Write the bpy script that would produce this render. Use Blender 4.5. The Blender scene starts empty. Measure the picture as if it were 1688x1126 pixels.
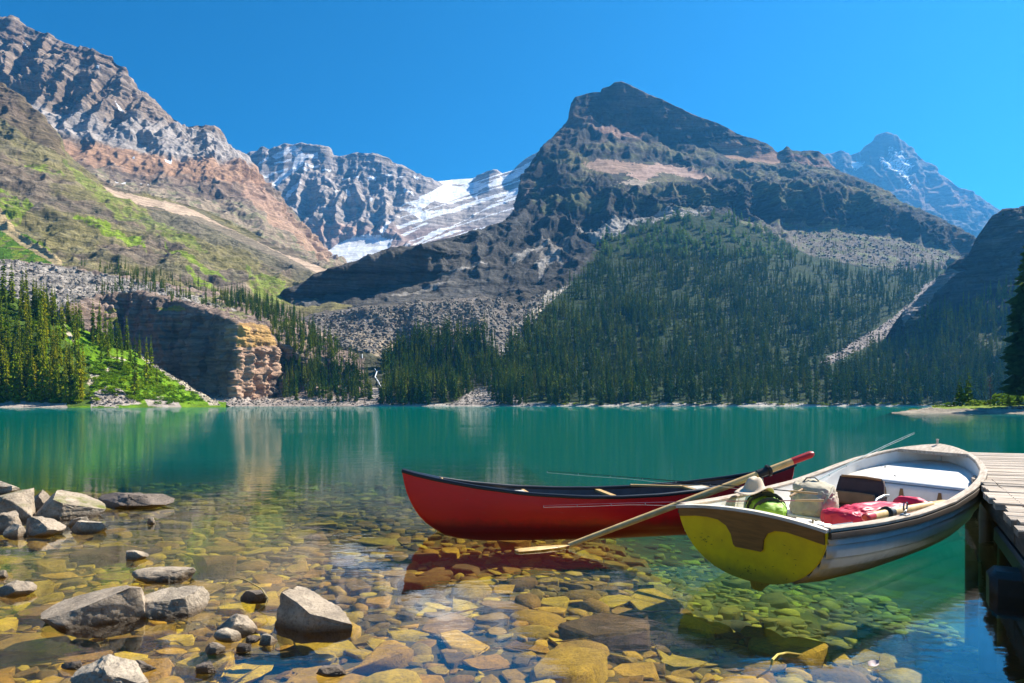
import bpy, bmesh, math, random
import numpy as np
from mathutils import Vector, Matrix, Euler

scene = bpy.context.scene
C = scene.collection
R = math.radians
random.seed(7)
rng = np.random.default_rng(11)

# ------------------------------------------------------------------ camera
FPX, CX, HY, CAMH = 1200.0, 844.0, 666.5, 1.3      # focal length in photo pixels, centre column, horizon row, eye height
cam_d = bpy.data.cameras.new('camera')
cam_d.sensor_width = 36.0
cam_d.lens = 36.0 * FPX / 1688.0
cam_d.shift_y = (HY - 563.0) / 1688.0
cam_d.clip_start = 0.05
cam_d.clip_end = 40000.0
cam = bpy.data.objects.new('camera', cam_d)
cam.location = (0, 0, CAMH)
cam.rotation_euler = (R(90), 0, 0)
C.objects.link(cam)
scene.camera = cam

# ------------------------------------------------------------------ sky and sun
SUN_AZ, SUN_EL = 61.0, 45.0        # degrees clockwise from the view direction, degrees above the horizon
world = bpy.data.worlds.new('World')
scene.world = world
world.use_nodes = True
wn = world.node_tree.nodes
wl = world.node_tree.links
for n in list(wn):
    wn.remove(n)
sky = wn.new('ShaderNodeTexSky')
sky.sky_type = 'NISHITA'
sky.sun_disc = False
sky.sun_elevation = R(SUN_EL)
sky.sun_rotation = R(SUN_AZ)
sky.altitude = 2000
sky.air_density = 1.15
sky.dust_density = 1.1
sky.ozone_density = 3.5
hs = wn.new('ShaderNodeHueSaturation')
hs.inputs['Saturation'].default_value = 1.72
hs.inputs['Hue'].default_value = 0.496
bg = wn.new('ShaderNodeBackground')
bg.inputs['Strength'].default_value = 0.05
wo = wn.new('ShaderNodeOutputWorld')
wl.new(sky.outputs[0], hs.inputs['Color'])
wl.new(hs.outputs[0], bg.inputs[0])
wl.new(bg.outputs[0], wo.inputs[0])

sun_d = bpy.data.lights.new('sun', 'SUN')
sun_d.energy = 5.0
sun_d.angle = R(0.53)
sun_d.color = (1.0, 0.93, 0.80)
sun = bpy.data.objects.new('sun', sun_d)
sdir = Vector((math.sin(R(SUN_AZ)) * math.cos(R(SUN_EL)), math.cos(R(SUN_AZ)) * math.cos(R(SUN_EL)), math.sin(R(SUN_EL))))
sun.rotation_euler = (-sdir).to_track_quat('-Z', 'Y').to_euler()
sun.location = (300, 200, 400)
C.objects.link(sun)

scene.view_settings.view_transform = 'Standard'
scene.view_settings.look = 'None'
scene.view_settings.gamma = 1.0
scene.view_settings.use_curve_mapping = False
scene.view_settings.exposure = 1.3
scene.cycles.use_denoising = True
scene.cycles.max_bounces = 8
scene.cycles.transparent_max_bounces = 12
scene.cycles.volume_bounces = 2
scene.cycles.caustics_reflective = False
scene.cycles.caustics_refractive = False
scene.cycles.sample_clamp_indirect = 4.0

# ------------------------------------------------------------------ maths helpers
_perm = np.random.default_rng(3).permutation(256).astype(np.int32)
_perm = np.concatenate([_perm, _perm, _perm])
_g = np.random.default_rng(5).normal(size=(256, 3)).astype(np.float32)
_g /= np.linalg.norm(_g, axis=1, keepdims=True)

def pnoise(p):
    """gradient noise, about -1..1, p (N,3)"""
    sh = p.shape[:-1]
    p = p.reshape(-1, 3)
    i = np.floor(p).astype(np.int32)
    f = (p - i).astype(np.float32)
    i &= 255
    u = f * f * f * (f * (f * 6 - 15) + 10)
    out = 0
    for dx in (0, 1):
        for dy in (0, 1):
            for dz in (0, 1):
                h = _perm[_perm[_perm[(i[:, 0] + dx) & 255] + ((i[:, 1] + dy) & 255)] + ((i[:, 2] + dz) & 255)]
                g = _g[h]
                d = g[:, 0] * (f[:, 0] - dx) + g[:, 1] * (f[:, 1] - dy) + g[:, 2] * (f[:, 2] - dz)
                w = (u[:, 0] if dx else 1 - u[:, 0]) * (u[:, 1] if dy else 1 - u[:, 1]) * (u[:, 2] if dz else 1 - u[:, 2])
                out = out + w * d
    return (out * 1.6).reshape(sh)

def fbm(p, octs=4, gain=0.5, off=0.0):
    a, t, tot = 1.0, 0, 0
    q = p + off
    for _ in range(octs):
        t = t + a * pnoise(q)
        tot += a
        a *= gain
        q = q * 2.03 + 17.3
    return t / tot

def ridged(p, octs=4, gain=0.55, off=0.0):
    a, t, tot = 1.0, 0, 0
    q = p + off
    for _ in range(octs):
        t = t + a * (1 - np.abs(pnoise(q)) * 1.6)
        tot += a
        a *= gain
        q = q * 2.07 + 9.1
    return t / tot

def sstep(a, b, x):
    t = np.clip((x - a) / (b - a), 0, 1)
    return t * t * (3 - 2 * t)

def inpoly(px, py, poly):
    r = np.zeros(px.shape, bool)
    n = len(poly)
    for k in range(n):
        x1, y1 = poly[k]
        x2, y2 = poly[(k + 1) % n]
        if y1 == y2:
            continue
        c = ((y1 > py) != (y2 > py)) & (px < (x2 - x1) * (py - y1) / (y2 - y1) + x1)
        r ^= c
    return r

def at_z(px, py, z):
    """the point of the level z seen at a photo pixel"""
    Y = (CAMH - z) * FPX / (py - HY)
    return Vector(((px - CX) / FPX * Y, Y, z))

def at_y(px, py, Y):
    return Vector(((px - CX) / FPX * Y, Y, CAMH + (HY - py) / FPX * Y))

# ------------------------------------------------------------------ object helpers
def mk(name, V, F, mat=None, parent=None, smooth=40, loc=None):
    me = bpy.data.meshes.new(name)
    me.from_pydata([tuple(v) for v in V], [], [tuple(f) for f in F])
    me.update()
    return mko(name, me, mat, parent, smooth, loc)

def mko(name, me, mat=None, parent=None, smooth=40, loc=None):
    if mat:
        me.materials.append(mat)
    if smooth is not None:
        me.polygons.foreach_set('use_smooth', [True] * len(me.polygons))
        if smooth < 180:
            me.set_sharp_from_angle(angle=R(smooth))
    o = bpy.data.objects.new(name, me)
    C.objects.link(o)
    if parent:
        o.parent = parent
    if loc is not None:
        o.location = loc
    return o

def grid_mesh(name, P, col=None, mat=None):
    """P (rows, cols, 3) to a mesh object, quick"""
    r, c = P.shape[:2]
    me = bpy.data.meshes.new(name)
    me.vertices.add(r * c)
    me.vertices.foreach_set('co', P.astype(np.float32).ravel())
    a = (np.arange(r - 1)[:, None] * c + np.arange(c - 1)[None, :]).ravel()
    q = np.stack([a, a + 1, a + c + 1, a + c], 1).astype(np.int32)
    n = len(q)
    me.loops.add(n * 4)
    me.loops.foreach_set('vertex_index', q.ravel())
    me.polygons.add(n)
    me.polygons.foreach_set('loop_start', np.arange(0, n * 4, 4, dtype=np.int32))
    me.polygons.foreach_set('use_smooth', np.ones(n, bool))
    me.update(calc_edges=True)
    if col is not None:
        at = me.attributes.new('Col', 'FLOAT_COLOR', 'POINT')
        at.data.foreach_set('color', np.concatenate([col.reshape(-1, 3), np.ones((r * c, 1))], 1).astype(np.float32).ravel())
    if mat:
        me.materials.append(mat)
    o = bpy.data.objects.new(name, me)
    C.objects.link(o)
    return o

def tag(o, label=None, cat=None, group=None, kind=None):
    if label: o['label'] = label
    if cat: o['category'] = cat
    if group: o['group'] = group
    if kind: o['kind'] = kind
    return o

def thing(name, label, cat, loc=(0, 0, 0), rotz=0.0, group=None):
    o = bpy.data.objects.new(name, None)
    o.empty_display_size = 0.1
    o.location = loc
    o.rotation_euler = (0, 0, rotz)
    C.objects.link(o)
    return tag(o, label, cat, group)

class MB:
    def __init__(s): s.V, s.F = [], []
    def add(s, V, F):
        n = len(s.V)
        s.V += [tuple(v) for v in V]
        s.F += [tuple(i + n for i in f) for f in F]
        return s
    def box(s, lo, hi, M=None, bev=0.0):
        x0, y0, z0 = lo; x1, y1, z1 = hi
        if bev:
            b = bev
            V, idx = [], {}
            for sx in (0, 1):
                for sy in (0, 1):
                    for sz in (0, 1):
                        X = (x0, x1)[sx]; Y = (y0, y1)[sy]; Z = (z0, z1)[sz]
                        dx, dy, dz = (b, -b)[sx], (b, -b)[sy], (b, -b)[sz]
                        idx[sx, sy, sz] = len(V)
                        V += [(X, Y + dy, Z + dz), (X + dx, Y, Z + dz), (X + dx, Y + dy, Z)]
            F = []
            I = lambda a, b_, c, k: idx[a, b_, c] + k
            F += [(I(0,0,0,0), I(0,0,1,0), I(0,1,1,0), I(0,1,0,0)), (I(1,0,0,0), I(1,1,0,0), I(1,1,1,0), I(1,0,1,0)),
                  (I(0,0,0,1), I(1,0,0,1), I(1,0,1,1), I(0,0,1,1)), (I(0,1,0,1), I(0,1,1,1), I(1,1,1,1), I(1,1,0,1)),
                  (I(0,0,0,2), I(0,1,0,2), I(1,1,0,2), I(1,0,0,2)), (I(0,0,1,2), I(1,0,1,2), I(1,1,1,2), I(0,1,1,2))]
            for a in (0, 1):
                for c in (0, 1):
                    F += [(I(0,a,c,1), I(1,a,c,1), I(1,a,c,2), I(0,a,c,2)), (I(a,0,c,0), I(a,1,c,0), I(a,1,c,2), I(a,0,c,2)),
                          (I(a,c,0,0), I(a,c,1,0), I(a,c,1,1), I(a,c,0,1))]
            for k in idx.values():
                F.append((k, k + 1, k + 2))
        else:
            V = [(x0,y0,z0),(x1,y0,z0),(x1,y1,z0),(x0,y1,z0),(x0,y0,z1),(x1,y0,z1),(x1,y1,z1),(x0,y1,z1)]
            F = [(0,3,2,1),(4,5,6,7),(0,1,5,4),(1,2,6,5),(2,3,7,6),(3,0,4,7)]
        if M is not None:
            V = [tuple(M @ Vector(v)) for v in V]
        return s.add(V, F)
    def tube(s, path, rad, n=8, flat=1.0, up=Vector((0, 0, 1))):
        path = [Vector(p) for p in path]
        if not hasattr(rad, '__len__'): rad = [rad] * len(path)
        V, F = [], []
        for i, p in enumerate(path):
            t = (path[min(i + 1, len(path) - 1)] - path[max(i - 1, 0)]).normalized()
            sd = t.cross(up)
            if sd.length < 1e-4: sd = t.cross(Vector((1, 0, 0)))
            sd.normalize()
            u = sd.cross(t).normalized()
            for k in range(n):
                a = 2 * math.pi * k / n
                V.append(p + sd * math.cos(a) * rad[i] + u * math.sin(a) * rad[i] * flat)
        m = len(path)
        for i in range(m - 1):
            for k in range(n):
                F.append((i*n+k, i*n+(k+1) % n, (i+1)*n+(k+1) % n, (i+1)*n+k))
        F.append(tuple(range(n - 1, -1, -1)))
        F.append(tuple((m-1)*n+k for k in range(n)))
        return s.add(V, F)
    def sweep(s, path, prof, up=Vector((0, 0, 1)), closed=True):
        """prof: points (side, up) of a closed section"""
        path = [Vector(p) for p in path]
        V, F = [], []
        n = len(prof)
        for i, p in enumerate(path):
            t = (path[min(i + 1, len(path) - 1)] - path[max(i - 1, 0)]).normalized()
            sd = t.cross(up).normalized()
            u = sd.cross(t).normalized()
            for a, b in prof:
                V.append(p + sd * a + u * b)
        m = len(path)
        for i in range(m - 1):
            for k in range(n):
                F.append((i*n+k, i*n+(k+1) % n, (i+1)*n+(k+1) % n, (i+1)*n+k))
        F.append(tuple(range(n - 1, -1, -1)))
        F.append(tuple((m-1)*n+k for k in range(n)))
        return s.add(V, F)
    def build(s, name, mat, parent=None, smooth=40, loc=None):
        me = bpy.data.meshes.new(name)
        me.from_pydata(s.V, [], s.F)
        bm = bmesh.new(); bm.from_mesh(me)
        bmesh.ops.recalc_face_normals(bm, faces=bm.faces)
        bm.to_mesh(me); bm.free()
        me.update()
        return mko(name, me, mat, parent, smooth, loc)

# ------------------------------------------------------------------ materials
def nodes(name):
    m = bpy.data.materials.new(name)
    m.use_nodes = True
    nt = m.node_tree
    for n in list(nt.nodes): nt.nodes.remove(n)
    out = nt.nodes.new('ShaderNodeOutputMaterial')
    return m, nt, out

def nd(nt, typ, ins=None, **kw):
    n = nt.nodes.new(typ)
    for k, v in kw.items(): setattr(n, k, v)
    for k, v in (ins or {}).items():
        if isinstance(v, bpy.types.NodeSocket): nt.links.new(v, n.inputs[k])
        else: n.inputs[k].default_value = v
    return n

def rgb(c): return (c[0], c[1], c[2], 1.0)

def mixc(nt, fac, a, b, mode='MIX'):
    n = nt.nodes.new('ShaderNodeMix')
    n.data_type = 'RGBA'; n.blend_type = mode
    for i, v in ((0, fac), (6, a), (7, b)):
        if isinstance(v, bpy.types.NodeSocket): nt.links.new(v, n.inputs[i])
        elif i == 0: n.inputs[0].default_value = v
        else: n.inputs[i].default_value = rgb(v)
    return n.outputs[2]

def ramp(nt, fac, stops):
    n = nt.nodes.new('ShaderNodeValToRGB')
    nt.links.new(fac, n.inputs[0])
    e = n.color_ramp.elements
    while len(e) < len(stops): e.new(0.5)
    for k, (p, c) in enumerate(stops):
        e[k].position = p; e[k].color = rgb(c)
    return n.outputs[0]

def m_plain(name, col, rough=0.5, var=0.15, scale=6.0, bump=0.0, bscale=60.0, metal=0.0, stretch=None, col2=None, spec=0.5, coat=0.0, vary=0.0, grime=None, scratch=None):
    """object-space mottled paint, wood or cloth"""
    m, nt, out = nodes(name)
    tc = nd(nt, 'ShaderNodeTexCoord')
    vec = tc.outputs['Object']
    if stretch:
        mp = nd(nt, 'ShaderNodeMapping', {'Vector': vec, 'Scale': stretch}); vec = mp.outputs[0]
    ns = nd(nt, 'ShaderNodeTexNoise', {'Vector': vec, 'Scale': scale, 'Detail': 6.0, 'Roughness': 0.6})
    c2 = col2 or tuple(c * (1 - 2.2 * var) for c in col)
    c = ramp(nt, ns.outputs[0], [(0.3, c2), (0.62, col)])
    if vary:
        oi = nd(nt, 'ShaderNodeObjectInfo')
        c = mixc(nt, 1.0, c, ramp(nt, oi.outputs['Random'], [(0.0, (1 - vary,) * 3), (0.5, (1.0, 0.97, 0.94)), (1.0, (1 + vary * 0.6,) * 3)]), 'MULTIPLY')
    if scratch:  # long fine rubs along the hull
        ms = nd(nt, 'ShaderNodeMapping', {'Vector': tc.outputs['Object'], 'Scale': (1.6, 34.0, 34.0), 'Rotation': (0, 0.05, 0)})
        n5 = nd(nt, 'ShaderNodeTexNoise', {'Vector': ms.outputs[0], 'Scale': 1.0, 'Detail': 7.0, 'Roughness': 0.75})
        mr5 = nd(nt, 'ShaderNodeMapRange', {'Value': n5.outputs[0], 'From Min': 0.60, 'From Max': 0.74, 'To Min': 0.0, 'To Max': 0.55})
        c = mixc(nt, mr5.outputs[0], c, scratch)
    if grime:    # scum and algae along the waterline, in the boat's own height
        sx = nd(nt, 'ShaderNodeSeparateXYZ', {0: tc.outputs['Object']})
        g3 = nd(nt, 'ShaderNodeTexNoise', {'Vector': tc.outputs['Object'], 'Scale': 9.0, 'Detail': 6.0, 'Roughness': 0.7})
        ma = nd(nt, 'ShaderNodeMath', {0: g3.outputs[0], 1: 0.14}, operation='MULTIPLY')
        sb = nd(nt, 'ShaderNodeMath', {0: sx.outputs['Z'], 1: ma.outputs[0]}, operation='SUBTRACT')
        mr = nd(nt, 'ShaderNodeMapRange', {'Value': sb.outputs[0], 'From Min': grime[1] - 0.05, 'From Max': grime[1] + 0.05, 'To Min': 0.75, 'To Max': 0.0})
        c = mixc(nt, mr.outputs[0], c, grime[0])
    p = nd(nt, 'ShaderNodeBsdfPrincipled', {'Base Color': c, 'Roughness': rough, 'Metallic': metal, 'Specular IOR Level': spec, 'Coat Weight': coat})
    if bump:
        n2 = nd(nt, 'ShaderNodeTexNoise', {'Vector': vec, 'Scale': bscale, 'Detail': 4.0})
        b = nd(nt, 'ShaderNodeBump', {'Height': n2.outputs[0], 'Strength': bump, 'Distance': 0.01})
        nt.links.new(b.outputs[0], p.inputs['Normal'])
    nt.links.new(p.outputs[0], out.inputs[0])
    return m

def m_terrain(name, s1, s2, bump, dist, var=0.35, zst=1.0):
    """vertex colour times two scales of grain, in metres"""
    m, nt, out = nodes(name)
    at = nd(nt, 'ShaderNodeAttribute', attribute_name='Col')
    geo = nd(nt, 'ShaderNodeNewGeometry')
    mp = nd(nt, 'ShaderNodeMapping', {'Vector': geo.outputs['Position'], 'Scale': (1.0, 1.0, zst)})
    n1 = nd(nt, 'ShaderNodeTexNoise', {'Vector': mp.outputs[0], 'Scale': s1, 'Detail': 8.0, 'Roughness': 0.65})
    n2 = nd(nt, 'ShaderNodeTexNoise', {'Vector': mp.outputs[0], 'Scale': s2, 'Detail': 6.0, 'Roughness': 0.7})
    g1 = ramp(nt, n1.outputs[0], [(0.3, (1 - var,) * 3), (0.7, (1 + var,) * 3)])
    g2 = ramp(nt, n2.outputs[0], [(0.3, (1 - var,) * 3), (0.7, (1 + var,) * 3)])
    c = mixc(nt, 1.0, mixc(nt, 1.0, at.outputs[0], g1, 'MULTIPLY'), g2, 'MULTIPLY')
    p = nd(nt, 'ShaderNodeBsdfPrincipled', {'Base Color': c, 'Roughness': 0.95, 'Specular IOR Level': 0.1})
    if zst > 1:
        wv = nd(nt, 'ShaderNodeVectorMath', {0: geo.outputs['Position'], 1: (0.14, 0.14, 5.0)}, operation='MULTIPLY')
        n4 = nd(nt, 'ShaderNodeTexNoise', {'Vector': wv.outputs[0], 'Scale': s2 * 0.55, 'Detail': 5.0, 'Roughness': 0.6, 'Distortion': 0.3})
        c = mixc(nt, 1.0, c, ramp(nt, n4.outputs[0], [(0.36, (0.62,) * 3), (0.5, (1.0,) * 3), (0.66, (1.25,) * 3)]), 'MULTIPLY')
        nt.links.new(c, p.inputs['Base Color'])
    ad = nd(nt, 'ShaderNodeMath', {0: n1.outputs[0], 1: n2.outputs[0]}, operation='ADD')
    b = nd(nt, 'ShaderNodeBump', {'Height': ad.outputs[0], 'Strength': bump, 'Distance': dist})
    nt.links.new(b.outputs[0], p.inputs['Normal'])
    nt.links.new(p.outputs[0], out.inputs[0])
    return m

def m_leaf(name, ca, cb, trans=0.25, nscale=0.0):
    """foliage: colour varies from plant to plant"""
    m, nt, out = nodes(name)
    oi = nd(nt, 'ShaderNodeObjectInfo')
    geo = nd(nt, 'ShaderNodeNewGeometry')
    f = oi.outputs['Random']
    c = mixc(nt, f, ca, cb)
    ns = nd(nt, 'ShaderNodeTexNoise', {'Vector': geo.outputs['Position'], 'Scale': nscale or 0.6, 'Detail': 3.0})
    g = ramp(nt, ns.outputs[0], [(0.3, (0.6,) * 3), (0.7, (1.35,) * 3)])
    c = mixc(nt, 1.0, c, g, 'MULTIPLY')
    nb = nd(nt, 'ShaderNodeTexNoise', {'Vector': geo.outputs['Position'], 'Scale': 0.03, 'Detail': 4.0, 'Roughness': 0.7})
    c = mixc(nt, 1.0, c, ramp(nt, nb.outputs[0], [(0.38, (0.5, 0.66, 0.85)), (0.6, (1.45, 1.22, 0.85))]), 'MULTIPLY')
    d = nd(nt, 'ShaderNodeBsdfDiffuse', {'Color': c})
    t = nd(nt, 'ShaderNodeBsdfTranslucent', {'Color': c})
    mx = nd(nt, 'ShaderNodeMixShader', {0: trans, 1: d.outputs[0], 2: t.outputs[0]})
    nt.links.new(mx.outputs[0], out.inputs[0])
    return m

def m_stone(name, stops, src='random', scale=9.0, rough=0.85, bump=0.6, moss=None, wet=True, grain=1.0):
    m, nt, out = nodes(name)
    tc = nd(nt, 'ShaderNodeTexCoord')
    geo = nd(nt, 'ShaderNodeNewGeometry')
    if src == 'random':
        f = nd(nt, 'ShaderNodeObjectInfo').outputs['Random']
    else:
        f = nd(nt, 'ShaderNodeAttribute', attribute_name='rnd').outputs['Fac']
    base = ramp(nt, f, stops)
    n1 = nd(nt, 'ShaderNodeTexNoise', {'Vector': geo.outputs['Position'], 'Scale': scale, 'Detail': 8.0, 'Roughness': 0.65})
    n2 = nd(nt, 'ShaderNodeTexNoise', {'Vector': geo.outputs['Position'], 'Scale': scale * 7, 'Detail': 6.0, 'Roughness': 0.75})
    g1 = ramp(nt, n1.outputs[0], [(0.32, (0.62,) * 3), (0.68, (1.35,) * 3)])
    g2 = ramp(nt, n2.outputs[0], [(0.28, (1 - 0.55 * grain,) * 3), (0.52, (1 + 0.2 * grain,) * 3)])
    c = mixc(nt, 1.0, mixc(nt, 1.0, base, g1, 'MULTIPLY'), g2, 'MULTIPLY')
    if moss:
        sp = nd(nt, 'ShaderNodeSeparateXYZ', {0: geo.outputs['Normal']})
        n3 = nd(nt, 'ShaderNodeTexNoise', {'Vector': geo.outputs['Position'], 'Scale': 5.0, 'Detail': 6.0})
        mm = nd(nt, 'ShaderNodeMath', {0: sp.outputs['Z'], 1: n3.outputs[0]}, operation='MULTIPLY')
        mr = nd(nt, 'ShaderNodeMapRange', {'Value': mm.outputs[0], 'From Min': 0.44, 'From Max': 0.62})
        c = mixc(nt, mr.outputs[0], c, moss)
    p = nd(nt, 'ShaderNodeBsdfPrincipled', {'Base Color': c, 'Roughness': rough, 'Specular IOR Level': 0.3})
    if wet:    # the splash line: damp stone is darker and glossier near the water
        ps = nd(nt, 'ShaderNodeSeparateXYZ', {0: geo.outputs['Position']})
        ad = nd(nt, 'ShaderNodeMath', {0: n1.outputs[0], 1: 0.05}, operation='MULTIPLY')
        sb = nd(nt, 'ShaderNodeMath', {0: ps.outputs['Z'], 1: ad.outputs[0]}, operation='SUBTRACT')
        mr = nd(nt, 'ShaderNodeMapRange', {'Value': sb.outputs[0], 'From Min': -0.02, 'From Max': 0.03})
        c = mixc(nt, mr.outputs[0], mixc(nt, 1.0, c, (0.33, 0.27, 0.2), 'MULTIPLY'), c)
        nt.links.new(c, p.inputs['Base Color'])
        rr = nd(nt, 'ShaderNodeMapRange', {'Value': mr.outputs[0], 'To Min': 0.3, 'To Max': rough})
        nt.links.new(rr.outputs[0], p.inputs['Roughness'])
    hsum = nd(nt, 'ShaderNodeMath', {0: n2.outputs[0], 1: n1.outputs[0]}, operation='ADD')
    b = nd(nt, 'ShaderNodeBump', {'Height': hsum.outputs[0], 'Strength': bump, 'Distance': 0.02})
    nt.links.new(b.outputs[0], p.inputs['Normal'])
    nt.links.new(p.outputs[0], out.inputs[0])
    return m

M_ROCKFAR = m_terrain('far_rock', 0.02, 0.11, 0.7, 9.0, 0.22, 3.0)
M_ROCKMID = m_terrain('mountain_rock', 0.035, 0.2, 0.8, 4.0, 0.27, 2.5)
M_ROCKNEAR = m_terrain('near_slope', 0.08, 0.5, 0.8, 2.5, 0.35)
M_SPIT = m_terrain('spit_ground', 0.5, 3.0, 0.8, 0.4, 0.35)
M_BED = m_terrain('lake_bed', 2.2, 17.0, 0.7, 0.02, 0.4)
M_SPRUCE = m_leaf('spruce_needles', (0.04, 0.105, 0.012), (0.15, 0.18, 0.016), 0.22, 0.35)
M_SPRUCE_LIT = m_leaf('sunny_spruce_needles', (0.11, 0.19, 0.010), (0.26, 0.28, 0.012), 0.35, 0.5)  # spruce needles brightened to yellow-green: the left wood's sunlight is in the colour
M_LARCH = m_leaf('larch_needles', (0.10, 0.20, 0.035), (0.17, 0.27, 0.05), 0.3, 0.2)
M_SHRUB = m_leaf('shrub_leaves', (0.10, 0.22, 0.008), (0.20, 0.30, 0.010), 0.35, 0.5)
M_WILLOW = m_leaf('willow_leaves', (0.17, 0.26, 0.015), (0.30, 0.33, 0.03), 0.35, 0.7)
M_DEADWOOD = m_plain('dead_wood', (0.16, 0.11, 0.09), 0.9)
M_BARK = m_plain('bark', (0.10, 0.075, 0.05), 0.95, scale=3.0)

# ------------------------------------------------------------------ terrain: surfaces lofted between contour lines that have their own distance
class Loft: pass

def loft(name, x0, x1, step, curves, mat, gully=(0, 60), crag=(0, 25), strata=(0, 30, 0.1), colour=None, vstep=1.6, back=8, seed=0.0, calm=(), ampx=None):
    """curves: list of (points (photo col, photo row, distance), roughness weight) from the foot to the crest"""
    xs = np.arange(x0, x1 + step, step)
    rows_y, rows_d, rows_a = [], [], []
    cy, cd, ca = [], [], []
    for pts, w in curves:
        p = np.array([q[:3] for q in pts], float)
        cy.append(np.interp(xs, p[:, 0], p[:, 1]))
        cd.append(np.interp(xs, p[:, 0], p[:, 2]))
        ca.append(w if hasattr(w, '__len__') else w)
    cy[-1] = cy[-1] + 0
    for k in range(1, len(cy)):
        cy[k] = np.minimum(cy[k], cy[k - 1] - 0.15)
    for k in range(len(curves) - 1):
        gap = np.percentile(np.abs(cy[k + 1] - cy[k]), 92)
        n = max(3, int(gap / vstep))
        for j in range(n):
            t = j / n
            rows_y.append(cy[k] * (1 - t) + cy[k + 1] * t)
            rows_d.append(cd[k] * (1 - t) + cd[k + 1] * t)
            rows_a.append(np.full(len(xs), ca[k] * (1 - t) + ca[k + 1] * t))
    rows_y.append(cy[-1]); rows_d.append(cd[-1]); rows_a.append(np.full(len(xs), float(ca[-1])))
    PY, D, A = np.array(rows_y), np.array(rows_d), np.array(rows_a)
    for _ in range(3):       # soften the creases at the contour lines
        D[1:-1] = 0.25 * D[:-2] + 0.5 * D[1:-1] + 0.25 * D[2:]
        PY[1:-1] = 0.25 * PY[:-2] + 0.5 * PY[1:-1] + 0.25 * PY[2:]
    PX = np.broadcast_to(xs, PY.shape)
    P = np.stack([(PX - CX) / FPX * D, D, CAMH + (HY - PY) / FPX * D], -1)
    # the far side of the crest
    last = P[-1]
    bk, ba = [], []
    span = max(60.0, (D[-1].mean() - D[0].mean()) * 0.5)
    for j in range(1, back + 1):
        q = last.copy()
        q[:, 1] += span * j / back
        q[:, 2] -= (last[:, 2] + 20) * (j / back) ** 1.3
        bk.append(q); ba.append(np.full(len(xs), A[-1].mean() * 0.6))
    P = np.concatenate([P, np.array(bk)])
    PXf = np.concatenate([PX, np.repeat(PX[-1:], back, 0)])
    PYf = np.concatenate([PY, np.repeat(PY[-1:], back, 0)])
    A = np.concatenate([A, np.array(ba)])
    if calm:                 # snow and scree lie smooth
        cm = np.zeros(P.shape[:2])
        for poly in calm: cm = np.maximum(cm, inpoly(PXf, PYf, poly))
        for _ in range(5):
            cm[1:-1] = (cm[:-2] + cm[1:-1] + cm[2:]) / 3
            cm[:, 1:-1] = (cm[:, :-2] + cm[:, 1:-1] + cm[:, 2:]) / 3
        A = A * (1 - 0.82 * cm)
    if ampx: A = A * np.interp(PXf, *ampx)
    # displacement
    du = np.gradient(P, axis=1); dv = np.gradient(P, axis=0)
    N = np.cross(du, dv); N /= np.linalg.norm(N, axis=-1, keepdims=True) + 1e-9
    steep = 1 - np.abs(N[..., 2])
    S = P + seed * 37.1
    disp = np.zeros(P.shape[:2])
    L = Loft()
    if gully[0]:
        q = S * np.array([1, 0.55, 0.2]) / gully[1]
        q = q + 0.16 * pnoise(S / (gully[1] * 0.9))[..., None]
        L.gul = ridged(q, 3, 0.42)
        disp += gully[0] * (L.gul - 0.5) * 2
        g2_ = ridged(S * np.array([1, 0.6, 0.22]) / (gully[1] * 0.3) + 0.2 * L.gul[..., None], 3, 0.5)
        disp += gully[0] * 0.22 * (g2_ - 0.5) * 2
        L.gul = 0.7 * L.gul + 0.3 * g2_
    else:
        L.gul = np.zeros(P.shape[:2])
    L.crg = fbm(S * np.array([1, 1, 1.5]) / crag[1], 5, 0.5)
    jag = crag[0] * L.crg * 2
    zz = (P[..., 2] + strata[2] * P[..., 0] + 0.35 * strata[1] * pnoise(S / (strata[1] * 9.0))) / strata[1]
    fr = zz - np.floor(zz)
    L.bed = np.floor(zz)
    L.fr = fr
    hard = 0.5 + 0.5 * np.sin(L.bed * 12.9898 + seed) 
    ledge = (sstep(0.0, 0.08, fr) * (1 - 0.75 * sstep(0.25, 1.0, fr)))
    z3 = zz * 3.37 + 0.3
    f3 = z3 - np.floor(z3)
    h3 = 0.5 + 0.5 * np.sin(np.floor(z3) * 7.77 + seed)
    ledge3 = sstep(0.0, 0.12, f3) * (1 - 0.8 * sstep(0.3, 1.0, f3))
    kk = 0.35 + 0.65 * sstep(0.25, 0.6, steep)
    disp += strata[0] * (ledge * (0.4 + hard) + 0.42 * ledge3 * (0.3 + h3)) * kk
    L.f3, L.b3 = f3, np.floor(z3)
    disp = disp * A + jag * np.where(A > 0.12, np.maximum(A, 0.4) if not calm else np.maximum(A, 0.5 * (1 - cm) * (np.interp(PXf, *ampx) if ampx else 1)), A)
    disp[0] = 0
    P = P + N * disp[..., None] * np.array([1, 1, 0.75])
    L.P, L.PX, L.PY, L.A, L.S, L.disp = P, PXf, PYf, A, S, disp
    du = np.gradient(P, axis=1); dv = np.gradient(P, axis=0)
    N = np.cross(du, dv); N /= np.linalg.norm(N, axis=-1, keepdims=True) + 1e-9
    L.N = N
    L.front = len(PY)
    L.n1 = fbm(S / 90.0, 4); L.n2 = fbm(S / 22.0, 4, off=31.0); L.n3 = fbm(S / 7.0, 3, off=5.0)
    col = colour(L)
    o = grid_mesh(name, P, col, mat)
    o['kind'] = 'structure'
    L.obj = o
    return L

def paint(col, mask, c):
    m = np.clip(mask, 0, 1)[..., None]
    return col * (1 - m) + np.array(c) * m

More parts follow.
